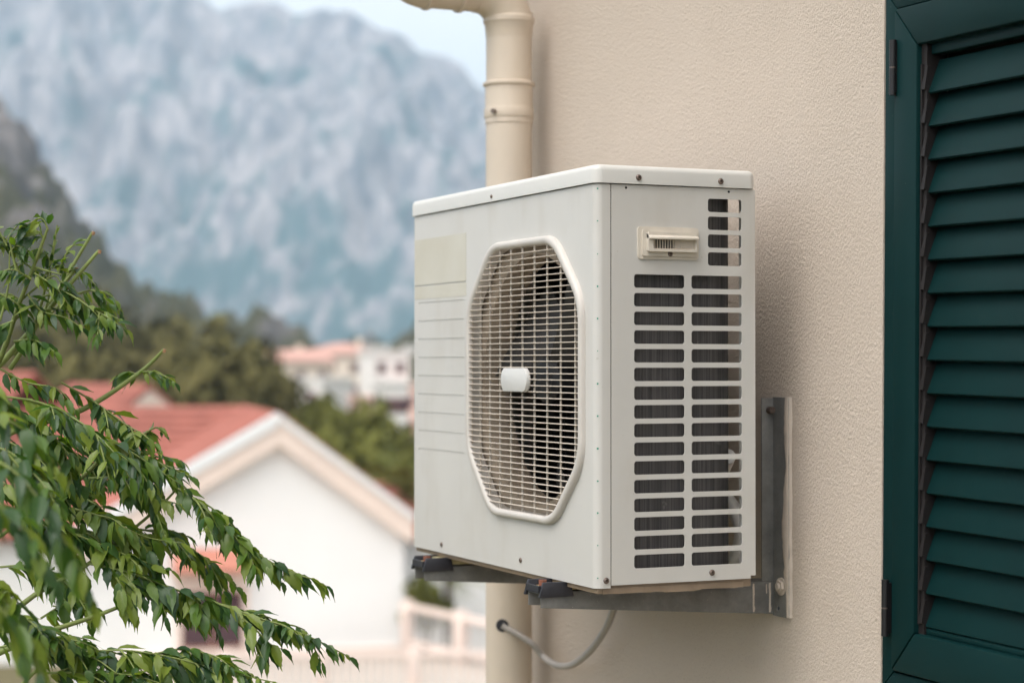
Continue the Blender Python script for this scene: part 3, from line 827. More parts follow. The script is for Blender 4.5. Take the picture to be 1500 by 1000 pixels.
pth = [(0, 0, pz(24))] + [(0, -.062 * (1 - math.cos(R(a))), zh - .062 + .062 * math.sin(R(a))) for a in range(0, 91, 10)]
MB().tube(pth, PR + .001, 32).build('elbow', 'pipe_cream', dp, ang=60)
yL = px_y(578)
MB().tube([(0, -.06, zh), (0, yL + .055, zh)], PR - .0006, 32).build('pipe', 'pipe_cream', dp)
for px in (625, 673):
    yy = px_y(px)
    MB().tube([(0, yy - .004, zh), (0, yy - .003, zh), (0, yy + .003, zh), (0, yy + .004, zh)], [PR, PR + .0035, PR + .0035, PR], 32).build('collar', 'pipe_cream', dp)
pth = [(0, yL + .062 - .062 * math.sin(R(a)), zh + .062 - .062 * math.cos(R(a))) for a in range(0, 91, 10)] + [(0, yL, zh + .10)]
MB().tube(pth, PR + .001, 32).build('elbow', 'pipe_cream', dp, ang=60)
gzz = ez - .02 - GZ
MB().tube([(0, yL, zh + .098), (0, yL, gzz - .07)], PR - .0006, 32).build('pipe', 'pipe_cream', dp)
gt = MB(); n = 14
for xx in (-.5, 7.6):
    for r_ in (.065, .062):
        gt.v += [(xx, yL + r_ * math.cos(R(180 + 180 * k / n)), gzz + r_ * math.sin(R(180 + 180 * k / n))) for k in range(n + 1)]
q = n + 1
for k in range(n):
    gt.f += [(k, k + 1, 2 * q + k + 1, 2 * q + k), (q + k + 1, q + k, 3 * q + k, 3 * q + k + 1)]
gt.f += [(0, 2 * q, 3 * q, q), (n, q + n, 3 * q + n, 2 * q + n)]
gt.build('gutter', 'pipe_cream', dp, ang=60)

# ================================================================== HOSES
hp = [on(0, PXc + .0, 752, 922)]
start = Vector((PXc + .030, PY - .026, on(1, PY - .03, 760, 924).z))
yh = YW - .035
hpts = [start, on(1, yh - .02, 778, 941), on(1, yh, 797, 962), on(1, yh, 818, 974), on(1, yh, 840, 972), on(1, yh, 862, 955), on(1, yh, 880, 932), on(1, yh, 893, 908), on(1, yh - .01, 902, 880), on(1, yh - .045, 908, 855)]
hc = catmull(hpts, 26)
rr = [.0054 + (.0007 if k % 4 < 2 else 0) for k in range(len(hc))]
o = MB().tube(hc, rr, 12).build('drain_hose', 'hose_grey', None, ang=60)
tag(o, 'grey corrugated drain hose looping under the air conditioner into the downpipe', 'hose')
grm = MB().tube([start + Vector((-.004, .004, 0)), start + Vector((.001, -.001, 0))], [.0125, .011], 16).build('hose_grommet', 'rubber', dp)
grm.matrix_parent_inverse = Matrix.Translation(-dp.location)
yq = YW - .040
tp = [(-.05, .226, ZU + .165), on(1, yq - .02, 1052, 712), on(1, yq, 1073, 742), on(1, yq, 1086, 775), on(1, yq, 1082, 803), on(1, yq, 1069, 826), on(1, yq + .02, 1050, 846), on(1, YW + .05, 1040, 850)]
o = MB().tube(catmull(tp, 8), .0105, 14).build('insulated_pipe', 'hose_white', None, ang=60)
tag(o, 'pale insulated pipe curling from the air conditioner back into the wall', 'pipe')

# ================================================================== FOREGROUND TREE
LEN = .040
def leaf_mesh(var):
    """ovate pointed leaflet along +X, folded along the midrib and drooping, 1 unit long."""
    rng = random.Random(var)
    n = 8; m = MB(); wmax = rng.uniform(.145, .205); fold = rng.uniform(.15, .5); curl = rng.uniform(.1, .8); tw = rng.uniform(-.7, .7)
    rows = []
    for i in range(n + 1):
        t = i / n
        wd = wmax * (math.sin(math.pi * t ** .72) ** .85 if 0 < t < 1 else 0) * (1 if t < .62 else max(.1, 1 - (t - .62) * 2.1))
        wd = max(wd, .006)
        if 0 < i < n: wd *= 1 + .07 * (1 if i % 2 else -1)
        y0 = .05 * math.sin(t * 3 + var)
        z0 = -curl * t * t * .5
        a = tw * t
        rows.append([(t, y0 + s * wd * math.cos(a), z0 + abs(s) * wd * fold + s * wd * math.sin(a) - (abs(s) > .7) * .04 * curl) for s in (-1, -.5, 0, .5, 1)])
    for r_ in rows: m.v += r_
    for i in range(n):
        for j in range(4):
            q = i * 5 + j; m.f.append((q, q + 5, q + 6, q + 1))
    b = len(m.v)
    return m.mesh('leaflet', ang=180)
LEAFM = [leaf_mesh(k) for k in range(9)]
for me in LEAFM: me.materials.append(MATS['leaflet_green'])
TD = 2.75
trunk_top = at(-330, 560, 2.9)
tree = empty('tree', (trunk_top.x, trunk_top.y, GZ), 'leafy green tree with drooping feathery leaves reaching towards the air conditioner', 'tree')
def local(p): return Vector(p) - tree.location
tz = trunk_top.z
tk = MB().tube([local((trunk_top.x + .1 * math.sin(k * 1.3), trunk_top.y + .08 * math.cos(k * .9), GZ + (tz - GZ) * k / 12)) for k in range(13)],
               [.13 - .075 * k / 12 + (.05 if k == 0 else 0) for k in range(13)], 14)
trunk = tk.build('trunk', 'bark', tree, ang=60)
# shoots: (pixel, pixel, depth) polylines from the trunk outwards
def branch(pts, r0, r1, material='twig_green', name='branch'):
    P = catmull([at(*p) for p in pts], 6)
    m = MB().tube([local(p) for p in P], [r0 + (r1 - r0) * k / (len(P) - 1) for k in range(len(P))], 8)
    return m.build(name, material, tree, ang=60)
T0 = (-330, 600, 2.9)
branch([(-330, 780, 2.9), (-150, 690, 2.8), (-20, 560, 2.75), (30, 440, 2.72), (70, 335, 2.7)], .007, .0018)
branch([(-330, 760, 2.9), (-160, 640, 2.85), (-40, 570, 2.8), (40, 490, 2.78), (95, 425, 2.75), (145, 367, 2.75)], .007, .0022)
branch([(20, 520, 2.8), (70, 450, 2.82), (100, 400, 2.85), (136, 340, 2.85)], .004, .0022)
branch([(30, 510, 2.78), (75, 440, 2.8), (112, 393, 2.8)], .0035, .0024)
branch([(15, 540, 2.75), (40, 500, 2.74), (62, 440, 2.74), (84, 330, 2.74)], .004, .001)
branch([(-330, 820, 2.9), (-120, 720, 2.8), (0, 640, 2.75), (120, 600, 2.75), (205, 545, 2.8), (240, 512, 2.8)], .007, .0022)
branch([(-330, 900, 2.9), (-150, 850, 2.8), (-20, 780, 2.7), (70, 735, 2.7), (130, 690, 2.72), (150, 665, 2.72)], .007, .0025)
branch([(-330, 950, 2.9), (-150, 960, 2.7), (-10, 910, 2.6), (60, 865, 2.6), (130, 825, 2.62), (230, 745, 2.68), (265, 708, 2.7)], .006, .0012)
branch([(-330, 1000, 2.9), (-120, 1010, 2.65), (0, 955, 2.55), (70, 925, 2.55), (150, 898, 2.58), (240, 860, 2.6)], .006, .002)
branch([(-330, 700, 2.9), (-200, 640, 2.5), (-90, 640, 2.1), (0, 680, 1.95)], .006, .003)
branch([(-330, 1020, 2.9), (-160, 1080, 2.6), (-20, 1040, 2.5), (60, 975, 2.5)], .006, .002)
branch([(-20, 800, 2.75), (10, 778, 2.74), (60, 740, 2.72)], .003, .002)
for a, b, c in (((30, 440, 2.72), (75, 405, 2.73), (88, 412, 2.73)), ((48, 390, 2.71), (66, 396, 2.71), (90, 402, 2.71)), ((20, 470, 2.73), (70, 432, 2.73), (120, 442, 2.73)),
        ((40, 420, 2.72), (20, 380, 2.72), (8, 350, 2.72)), ((60, 480, 2.76), (80, 440, 2.76), (96, 400, 2.76)), ((25, 400, 2.7), (15, 350, 2.7), (30, 325, 2.7)), ((0, 470, 2.7), (12, 420, 2.7), (14, 370, 2.7)),
        ((35, 500, 2.78), (95, 440, 2.79), (130, 425, 2.8)), ((62, 470, 2.75), (74, 420, 2.75), (72, 380, 2.75))):
    branch([a, b, c], .0019, .0008, name='twig')
CUTS = [(145, 367, 2.75), (136, 340, 2.85), (112, 393, 2.8), (240, 512, 2.8)]
for px, py, d in CUTS:
    c = at(px, py, d); MB().tube([local(c + Vector((0, 0, -.004))), local(c + Vector((.0006, .001, .0008)))], .0026, 8).build('cut_tip', 'twig_cut', tree)

LEAVES = []     # (compound leaf object, matrix, size in px)
rng = random.Random(11)
def spray(pts, n, lpx=36, spread=.55, droop=.75, terminal=True, jitter=.42, start=.06, world=None):
    """compound leaf: thin stalk along pts with pairs of leaflets; lpx: leaflet length in photo pixels."""
    if world is None:
        n0 = n; n = int(n * 1.7 + .5); lpx = lpx * 1.12
    W = catmull([at(*p) for p in pts] if world is None else world, 8 if world is None else 4)
    L = [0]
    for a, b in zip(W, W[1:]): L.append(L[-1] + (b - a).length)
    def pos(t):
        s = t * L[-1]
        for k in range(len(W) - 1):
            if s <= L[k + 1] + 1e-9:
                u = (s - L[k]) / max(1e-9, L[k + 1] - L[k]); return W[k].lerp(W[k + 1], u), (W[k + 1] - W[k]).normalized()
        return W[-1], (W[-1] - W[-2]).normalized()
    m = MB().tube([local(p) for p in W], [.0016 - .0009 * k / (len(W) - 1) for k in range(len(W))], 6)
    st_ = m.build('leaf_stalk', 'twig_green', tree, ang=60)
    dep = sum(p[2] for p in pts) / len(pts) if world is None else (world[0] - CAM).dot(FWD)
    def leaflet(p, d, up, size_px):
        size = size_px / F * dep
        x = d.normalized(); z = (up - x * up.dot(x))
        if z.length < .05: z = x.orthogonal()
        z.normalize(); y = z.cross(x)
        s = size
        wdt = size * rng.uniform(.8, 1.2)
        M = Matrix(((x.x * s, y.x * wdt, z.x * s, p.x), (x.y * s, y.y * wdt, z.y * s, p.y), (x.z * s, y.z * wdt, z.z * s, p.z), (0, 0, 0, 1)))
        LEAVES.append((st_, M, size_px, rng.randrange(len(LEAFM))))
    for i in range(n):
        t = start + (1 - start) * (i + .3) / n
        p, tg = pos(t)
        sd_ = tg.cross(Vector((0, 0, 1)))
        sd_ = sd_.normalized() if sd_.length > .1 else RGT.copy()
        grow = .75 + .45 * math.sin(math.pi * min(1, t * .95 + .08)) - .25 * (t > .9)
        for sgn in (1, -1):
            if rng.random() < .05: continue
            jj = Vector((rng.uniform(-1, 1), rng.uniform(-1, 1), rng.uniform(-1, 1))) * jitter
            d = tg * .50 + sd_ * sgn * spread * rng.uniform(.6, 1.2) + Vector((0, 0, -droop * rng.uniform(.1, 1.3))) + jj
            up = Vector((0, 0, .9)) + sd_ * sgn * .4 - FWD * rng.uniform(-.5, 1.0) + jj * 1.1
            leaflet(p + jj * .004, d, up, lpx * grow * rng.uniform(.78, 1.15))
    if terminal:
        p, tg = pos(1); leaflet(p, tg + Vector((0, 0, -.5)), Vector((0, 0, 1)) - FWD * .5, lpx * rng.uniform(.7, .9))
    if world is None and n0 >= 7 and pts[-1][2] > 2.2:
        for k in range(int(n0 * .5)):
            t = .08 + .62 * (k + rng.uniform(.1, .9)) / int(n0 * .5)
            p, tg = pos(t); sd_ = tg.cross(Vector((0, 0, 1))).normalized() * (1 if k % 2 else -1)
            ln = rng.uniform(42, 80) / F * dep * (1.15 - .5 * t)
            d0 = (tg * .75 + sd_ * rng.uniform(.2, .8) + Vector((0, 0, rng.uniform(-.55, .3)))).normalized()
            w_ = [p, p + d0 * ln * .5 + Vector((0, 0, -ln * .05)), p + d0 * ln + Vector((0, 0, -ln * .25))]
            spray(None, rng.randint(4, 6), lpx * rng.uniform(.78, .95), spread, droop, world=w_)
    return st_
# long drooping sprays traced along the photograph's outline, each at its own distance
spray([(150, 665, 2.72), (205, 668, 2.70), (240, 680, 2.70), (279, 698, 2.68)], 9, 30)
spray([(60, 600, 2.68), (120, 628, 2.66), (180, 655, 2.66), (235, 690, 2.66), (272, 715, 2.66)], 11, 34)
spray([(0, 580, 2.55), (60, 590, 2.55), (120, 620, 2.52), (165, 660, 2.5), (190, 700, 2.5)], 9, 38)
spray([(90, 560, 2.74), (140, 590, 2.74), (185, 622, 2.72), (215, 640, 2.7), (240, 668, 2.7)], 9, 30)
spray([(205, 545, 2.8), (222, 545, 2.79), (240, 550, 2.78), (256, 560, 2.78)], 5, 20)
spray([(200, 548, 2.8), (188, 545, 2.8), (172, 550, 2.8)], 3, 22)
spray([(205, 640, 2.78), (228, 626, 2.8), (240, 632, 2.8)], 4, 22)
spray([(70, 425, 2.72), (100, 430, 2.72), (130, 450, 2.72), (158, 465, 2.7), (185, 483, 2.7)], 8, 28)
spray([(115, 430, 2.9), (140, 425, 2.92), (165, 435, 2.92), (176, 460, 2.92)], 6, 20)
spray([(20, 500, 2.7), (50, 498, 2.7), (80, 515, 2.68)], 5, 28)
spray([(30, 440, 2.75), (10, 430, 2.75), (-25, 440, 2.75)], 5, 24)
spray([(40, 430, 2.72), (60, 455, 2.7), (95, 465, 2.7), (120, 480, 2.7)], 6, 28)
spray([(70, 335, 2.7), (60, 320, 2.7), (40, 330, 2.7), (18, 340, 2.7)], 5, 24, droop=.35)
spray([(65, 350, 2.72), (52, 338, 2.72), (30, 352, 2.72)], 4, 26, droop=.3)
spray([(10, 360, 2.7), (-8, 330, 2.7), (-30, 320, 2.7)], 4, 24, droop=.3)
spray([(85, 400, 2.74), (98, 370, 2.74), (112, 355, 2.74)], 3, 22, droop=.4)
spray([(55, 420, 2.74), (75, 385, 2.74), (82, 345, 2.74)], 4, 16, droop=.1)
spray([(45, 410, 2.7), (20, 395, 2.68), (-5, 400, 2.68)], 5, 20)
spray([(20, 470, 2.68), (-5, 480, 2.68), (-30, 500, 2.66)], 5, 26)
spray([(60, 455, 2.74), (85, 452, 2.74), (110, 462, 2.72)], 4, 20)
for pts, n_, l_ in (([(10, 590, 2.6), (60, 625, 2.6), (100, 665, 2.6), (120, 710, 2.6)], 8, 34), ([(100, 640, 2.62), (150, 650, 2.62), (205, 690, 2.62), (225, 730, 2.62)], 8, 30),
        ([(-10, 640, 2.7), (40, 660, 2.7), (90, 700, 2.7), (110, 730, 2.7)], 8, 30), ([(0, 540, 2.7), (40, 560, 2.7), (85, 570, 2.7), (110, 600, 2.7)], 6, 26),
        ([(20, 690, 2.68), (70, 700, 2.68), (130, 735, 2.68), (160, 775, 2.68)], 8, 32), ([(60, 780, 2.66), (120, 775, 2.66), (180, 800, 2.66), (215, 840, 2.66)], 8, 32),
        ([(0, 830, 2.62), (50, 830, 2.62), (105, 860, 2.62), (130, 905, 2.62)], 8, 34), ([(5, 400, 2.74), (30, 385, 2.74), (60, 400, 2.74)], 4, 20),
        ([(50, 400, 2.7), (80, 420, 2.7), (100, 445, 2.7)], 5, 22), ([(88, 412, 2.73), (100, 420, 2.73), (112, 440, 2.73)], 4, 18), ([(8, 350, 2.72), (-2, 345, 2.72), (-14, 360, 2.72)], 4, 20), ([(96, 400, 2.76), (90, 385, 2.76), (78, 380, 2.76)], 4, 18),
        ([(14, 370, 2.7), (25, 360, 2.7), (40, 368, 2.7)], 4, 22), ([(130, 425, 2.8), (145, 430, 2.8), (165, 450, 2.8)], 5, 20), ([(72, 380, 2.75), (62, 365, 2.75), (48, 368, 2.75)], 4, 18), ([(-20, 360, 2.72), (5, 350, 2.72), (30, 372, 2.72)], 5, 24), ([(0, 430, 2.7), (30, 450, 2.7), (50, 490, 2.7)], 6, 24),
        ([(95, 400, 2.8), (115, 395, 2.8), (140, 418, 2.8)], 4, 18), ([(-10, 950, 2.5), (60, 935, 2.5), (120, 940, 2.5), (165, 965, 2.5)], 8, 34), ([(220, 860, 2.6), (260, 872, 2.6), (300, 900, 2.6), (320, 930, 2.6)], 7, 32)):
    spray(pts, n_, l_)
# the spray along the pale gable
spray([(130, 700, 2.70), (175, 702, 2.68), (220, 725, 2.67), (262, 738, 2.66)], 8, 32)
spray([(255, 712, 2.68), (290, 735, 2.66), (330, 772, 2.66), (370, 805, 2.66), (410, 830, 2.66), (440, 842, 2.66)], 14, 33)
spray([(400, 826, 2.66), (440, 842, 2.66), (458, 848, 2.66), (478, 858, 2.66)], 3, 28, spread=.12, jitter=.1)
spray([(110, 745, 2.64), (160, 760, 2.62), (210, 785, 2.62), (265, 795, 2.62)], 9, 36)
spray([(170, 772, 2.7), (230, 780, 2.7), (290, 810, 2.7), (330, 842, 2.7), (352, 866, 2.7)], 9, 32)
spray([(75, 770, 2.6), (130, 790, 2.6), (190, 815, 2.6), (250, 835, 2.6)], 10, 34)
# the longest spray
spray([(130, 825, 2.6), (190, 838, 2.58), (250, 860, 2.57), (310, 880, 2.56), (360, 900, 2.56)], 13, 37)
spray([(300, 876, 2.56), (360, 898, 2.56), (410, 915, 2.55), (460, 935, 2.55), (512, 962, 2.55)], 13, 32)
spray([(355, 905, 2.54), (375, 922, 2.54), (395, 942, 2.54), (412, 950, 2.54)], 4, 36, spread=.3)
spray([(170, 845, 2.56), (185, 870, 2.56), (195, 895, 2.56)], 3, 36, spread=.4)
spray([(60, 905, 2.6), (105, 880, 2.6), (140, 890, 2.6)], 5, 34)
# lowest spray
spray([(40, 960, 2.5), (110, 955, 2.5), (180, 952, 2.5), (250, 962, 2.5), (320, 980, 2.5), (398, 998, 2.5)], 17, 36)
spray([(60, 985, 2.48), (130, 985, 2.48), (200, 990, 2.48), (260, 1010, 2.48)], 11, 36)
spray([(-20, 930, 2.45), (30, 905, 2.45), (70, 925, 2.45), (95, 950, 2.45)], 7, 38)
spray([(200, 965, 2.52), (270, 950, 2.52), (330, 968, 2.52), (372, 990, 2.52)], 9, 30)
# near, softer leaves at the left edge
spray([(-40, 660, 1.95), (20, 690, 1.93), (70, 750, 1.92), (110, 820, 1.92), (138, 890, 1.92)], 8, 48)
spray([(-60, 720, 1.85), (0, 740, 1.85), (45, 790, 1.85), (80, 850, 1.85)], 6, 50)
spray([(-30, 600, 2.1), (20, 620, 2.1), (60, 650, 2.1), (85, 690, 2.1)], 6, 42)
spray([(-60, 560, 2.2), (-10, 570, 2.2), (25, 600, 2.2)], 5, 42)
spray([(-60, 860, 1.9), (0, 890, 1.9), (40, 950, 1.9), (75, 1010, 1.9)], 6, 50)
spray([(-20, 850, 2.3), (15, 870, 2.3), (30, 900, 2.3)], 4, 44)
spray([(-40, 650, 2.3), (10, 660, 2.3), (45, 690, 2.3), (85, 735, 2.3)], 8, 42)
spray([(0, 760, 2.65), (50, 765, 2.65), (95, 800, 2.65), (120, 840, 2.65)], 9, 38)
spray([(85, 640, 2.75), (120, 672, 2.75), (170, 690, 2.75), (185, 720, 2.75)], 7, 30)
spray([(50, 612, 2.72), (60, 650, 2.72), (75, 690, 2.72)], 5, 34)
spray([(-10, 700, 2.6), (30, 720, 2.6), (75, 745, 2.6), (100, 790, 2.6)], 8, 40)
spray([(-120, 560, 2.5), (-170, 520, 2.5), (-220, 530, 2.5), (-260, 570, 2.5)], 10, 40)
spray([(-150, 690, 2.7), (-190, 650, 2.7), (-250, 660, 2.7), (-290, 700, 2.7)], 10, 40)
spray([(-100, 480, 2.7), (-130, 430, 2.7), (-180, 420, 2.7), (-220, 450, 2.7)], 10, 38)
spray([(-60, 930, 2.4), (-120, 920, 2.4), (-180, 950, 2.4), (-220, 1000, 2.4)], 9, 44)

def px_of(p):
    q = p - CAM; d = q.dot(FWD); return 750 + F * q.dot(RGT) / d, 500 - F * q.dot(UPV) / d
def inframe(M):
    x, y = px_of(M.translation); return -15 < x < 1500 and 0 < y < 1015
order = sorted(range(len(LEAVES)), key=lambda i: (inframe(LEAVES[i][1]), LEAVES[i][2]), reverse=True)
rest = MB(); rnd = []
TL = Matrix.Translation(-tree.location)
for n_, i in enumerate(order):
    st_, M, s, v = LEAVES[i]
    if n_ < 300:
        o = link('leaflet', LEAFM[v], None, st_); o.matrix_local = TL @ M
    else:
        me = LEAFM[v]; A = TL @ M
        rest.add([A @ q.co for q in me.vertices], [tuple(p.vertices) for p in me.polygons])
        rnd += [rng.random()] * len(me.vertices)
ro = rest.build('foliage', 'leaflet_green', tree, ang=180)
at_ = ro.data.attributes.new('rnd', 'FLOAT', 'POINT'); at_.data.foreach_set('value', rnd)
tag(ro, kind='stuff')

# ================================================================== NEIGHBOUR HOUSE (pale gable)
D1 = 50.0
def hp_(px, py, d=D1): return at(px, py, d)
VX = RGT.copy(); VY = Vector((FWD.x, FWD.y, 0)).normalized()
def M_at(p, rot=0):
    c, s = math.cos(rot), math.sin(rot)
    x = VX * c + VY * s; y = VY * c - VX * s
    return Matrix(((x.x, y.x, 0, p.x), (x.y, y.y, 0, p.y), (0, 0, 1, p.z), (0, 0, 0, 1)))
def thing_at(name, M, label, cat, group=None):
    o = empty(name, (0, 0, 0), label, cat, group); o.matrix_world = M; return o
apx = hp_(405, 604)
base = Vector((apx.x, apx.y, GZ))
nh = thing_at('gable_house', M_at(base, R(13)), 'white house with peach trimmed gable and red tiled roof', 'house')
PXM = D1 / F
zr = apx.z - GZ
rx, rz_ = 196 * PXM, zr - 146 * PXM            # right eave corner of the gable (local)
lx_, lz_ = -300 * PXM, zr - 172 * PXM
MB().prism([(lx_ + .15, 0, 0), (rx - .12, 0, 0), (rx - .12, 0, rz_ - .35), (0, 0, zr - .55), (lx_ + .15, 0, lz_ - .35)], (0, 9, 0)).build('wall', 'house_white', nh)
# peach boards standing proud of the wall, white verge above them
def board(a, b, t0, t1, y0, y1, name, material):
    a, b = Vector((a[0], 0, a[1])), Vector((b[0], 0, b[1]))
    MB().prism([(a.x, y0, a.z - t0), (b.x, y0, b.z - t0), (b.x, y0, b.z - t1), (a.x, y0, a.z - t1)], (0, y1 - y0, 0)).build(name, material, nh)
board((0, zr), (rx + .08, rz_ - .06), .20, .78, -.30, .02, 'bargeboard', 'peach')
board((0, zr), (lx_ - .08, lz_ - .04), .34, .84, -.30, .02, 'bargeboard', 'peach')
board((0, zr), (rx + .10, rz_ - .07), .0, .19, -.36, .02, 'verge', 'verge_white')
board((0, zr), (lx_ - .10, lz_ - .05), .0, .33, -.36, .02, 'verge', 'verge_white')
# roof slopes of the gable wing, with courses of tiles
def tiled(parent, o, u, v, nu, nv, material='terracotta', name='roof'):
    """corrugated, stepped tile field: o corner, u along the eave, v up the slope."""
    o, u, v = Vector(o), Vector(u), Vector(v); n = u.cross(v).normalized(); m = MB()
    if n.z < 0: n = -n
    for j in range(nv):
        for k in range(nu * 2 + 1):
            s = k / (nu * 2)
            hgt = .05 if k % 2 else 0
            for t, e in ((j / nv, .05), ((j + 1) / nv, .0)):
                m.v.append(o + u * s + v * t + n * (hgt + e))
        b = j * (nu * 2 + 1) * 2
        for k in range(nu * 2): m.f.append((b + 2 * k, b + 2 * k + 2, b + 2 * k + 3, b + 2 * k + 1))
    bb = len(m.v); m.add([o - n * .1, o + u - n * .1, o + u + v - n * .1, o + v - n * .1, o - n * .01, o + u - n * .01, o + u + v - n * .01, o + v - n * .01],
                         [(0, 1, 2, 3), (4, 5, 6, 7), (0, 1, 5, 4), (1, 2, 6, 5), (2, 3, 7, 6), (3, 0, 4, 7)])
    return m.build(name, material, parent, sm=False)
tiled(nh, (rx + .12, .03, rz_ - .10), (0, 9, 0), (-rx - .12, 0, zr - rz_ + .10 - .02), 28, 14)
tiled(nh, (lx_ - .12, .03, lz_ - .08), (0, 9, 0), (-lx_ + .12, 0, zr - lz_ + .08 - .02), 28, 18)
# main block: ridge runs across the view behind the gable
mr0 = -17.5
my = 4.2
zr2 = zr - .02
MB().prism([(mr0 + .3, my, 0), (mr0 + .3, my + 8, 0), (mr0 + .3, my + 8, zr2 - 3.1), (mr0 + .3, my + 4, zr2 - .35), (mr0 + .3, my, zr2 - 3.1)], (17, 0, 0)).build('wall', 'house_white', nh)
tiled(nh, (mr0, my - .5, zr2 - 3.35), (17.6, 0, 0), (0, 4.5, 3.35), 60, 16)
tiled(nh, (mr0, my + 8.5, zr2 - 3.35), (17.6, 0, 0), (0, -4.5, 3.35), 60, 16)
# window with peach surround, brown frame, dark panes, small tiled canopy
def nwin(parent, x0, x1, z0, z1, y, surround, frame, pane, cols=2):
    t = .16
    wn = MB()
    wn.box(x0 - t, x0, y - .06, y + .02, z0 - t, z1 + t); wn.box(x1, x1 + t, y - .06, y + .02, z0 - t, z1 + t)
    wn.box(x0, x1, y - .06, y + .02, z1, z1 + t); wn.box(x0, x1, y - .09, y + .02, z0 - t, z0)
    wo_ = wn.build('window', surround, parent)
    fr_ = MB()
    for k in range(cols + 1):
        xx = x0 + (x1 - x0) * k / cols; fr_.box(xx - .04, xx + .04, y - .035, y - .004, z0, z1)
    fr_.box(x0, x1, y - .034, y - .005, z0, z0 + .07); fr_.box(x0, x1, y - .034, y - .005, z1 - .07, z1)
    fr_.build('window_frame', frame, wo_)
    for k in range(cols):
        xa = x0 + (x1 - x0) * k / cols + .045; xb = x0 + (x1 - x0) * (k + 1) / cols - .045
        MB().box(xa, xb, y - .014, y - .003, z0 + .08, z1 - .08).build('pane', pane, wo_)
    return wo_
def lx(px): return (px - 405) * PXM
def lz(py): return zr - (py - 604) * PXM
nwin(nh, lx(268), lx(356), lz(946), lz(862), 0, 'peach', 'frame_brown', 'pane_dark')
MB().prism([(lx(255), -.02, lz(800)), (lx(255), -.75, lz(826)), (lx(255), -.75, lz(831)), (lx(255), -.02, lz(836))], (lx(362) - lx(255), 0, 0)).build('window_canopy', 'canopy_orange', nh)
MB().box(lx(255), lx(362), -.10, -.003, lz(850), lz(836)).build('canopy_fascia', 'peach', nh)
MB().box(lx(95), lx(600), -.10, -.004, lz(962), lz(950)).build('string_course', 'peach', nh)

# house whose small gable shows above the red roof
D2 = 66.0
p = at(220, 566, D2); P2 = D2 / F
dg = thing_at('gable_house', M_at(Vector((p.x, p.y, GZ)), R(38)), 'house with a small pale gable and red roof peeping above the white house ridge', 'house')
zt = p.z - GZ
MB().prism([(-2.0, 0, 0), (2.0, 0, 0), (2.0, 0, zt - 1.5), (0, 0, zt - .1), (-2.0, 0, zt - 1.5)], (0, 6, 0)).build('wall', 'town_cream', dg)
tiled(dg, (2.25, -.04, zt - 1.7), (0, 6.2, 0), (-2.25, 0, 1.75), 20, 8)
tiled(dg, (-2.25, -.04, zt - 1.7), (0, 6.2, 0), (2.25, 0, 1.75), 20, 8)
# red-roofed house at the left edge behind the leaves
p = at(-105, 545, 58)
lh = thing_at('tiled_house', M_at(Vector((p.x, p.y, GZ)), R(-12)), 'white walled house with low red roof behind the tree leaves', 'house')
zt = p.z - GZ
MB().prism([(-6, -3, 0), (3, -3, 0), (3, -3, zt - 1.5), (-6, -3, zt - 1.5)], (0, 6, 0)).build('wall', 'house_white', lh)
tiled(lh, (-6.3, -3.4, zt - 1.6), (9.7, 0, 0), (0, 3.4, 1.6), 32, 10)
tiled(lh, (-6.3, 3.4, zt - 1.6), (9.7, 0, 0), (0, -3.4, 1.6), 32, 10)

# ------------------------------------------------------------------ terrace and railings beside the house
def railing(pa, pb, h, posts, nbal, label, rail_t=.12):
    a, b = Vector(pa), Vector(pb); d = b - a
    r_ = empty('railing', a, label, 'railing')
    dl = Vector((d.x, d.y, 0)).normalized(); nn = Vector((-dl.y, dl.x, 0))
    def bar(p, q, wz, wy, name, material, z0):
        p, q = Vector(p), Vector(q); s = nn * wy / 2
        MB().prism([p - s + Vector((0, 0, z0)), p + s + Vector((0, 0, z0)), p + s + Vector((0, 0, z0 + wz)), p - s + Vector((0, 0, z0 + wz))], q - p).build(name, material, r_)
    z = Vector((0, 0, 0))
    bar(z, d, rail_t, .22, 'top_rail', 'rail_peach', -rail_t)
    bar(z, d, rail_t * .9, .22, 'bottom_rail', 'rail_peach', -h)
    pm = MB().box(-.13, .13, -.13, .13, -h - .2, .10).mesh('post', bevel=.015)
    for k in range(posts):
        o = link('post', pm, 'rail_peach', r_); o.location = d * (k / (posts - 1)); o.rotation_euler.z = math.atan2(d.y, d.x)
    bl = MB().tube([(0, 0, -h + rail_t * .85), (0, 0, -h + .35), (0, 0, -h * .6), (0, 0, -rail_t)], [.03, .045, .028, .035], 8).mesh('baluster')
    for k in range(nbal):
        o = link('baluster', bl, 'baluster_white', r_); o.location = d * ((k + .5) / nbal)
    return r_
railing(at(330, 958, 43), at(740, 953, 44), 1.0, 4, 34, 'white baluster railing with peach top rail in front of the white gable')
railing(at(597, 884, 50), at(760, 918, 47), 1.0, 3, 20, 'peach topped baluster railing behind the front railing, sloping down')
tr = thing_at('terrace', M_at(Vector((at(560, 950, 46).x, at(560, 950, 46).y, GZ))), None, None)
z_ = at(535, 958, 43).z - 1.02 - GZ
tm = MB().box(-6, 7, -3.3, 3.2, 0, z_).mesh('terrace')
bpy.data.objects.remove(tr)
to = link('terrace', tm, 'terrace_tile'); to.matrix_world = M_at(Vector((at(560, 950, 46).x, at(560, 950, 46).y, GZ))); tag(to, kind='structure')
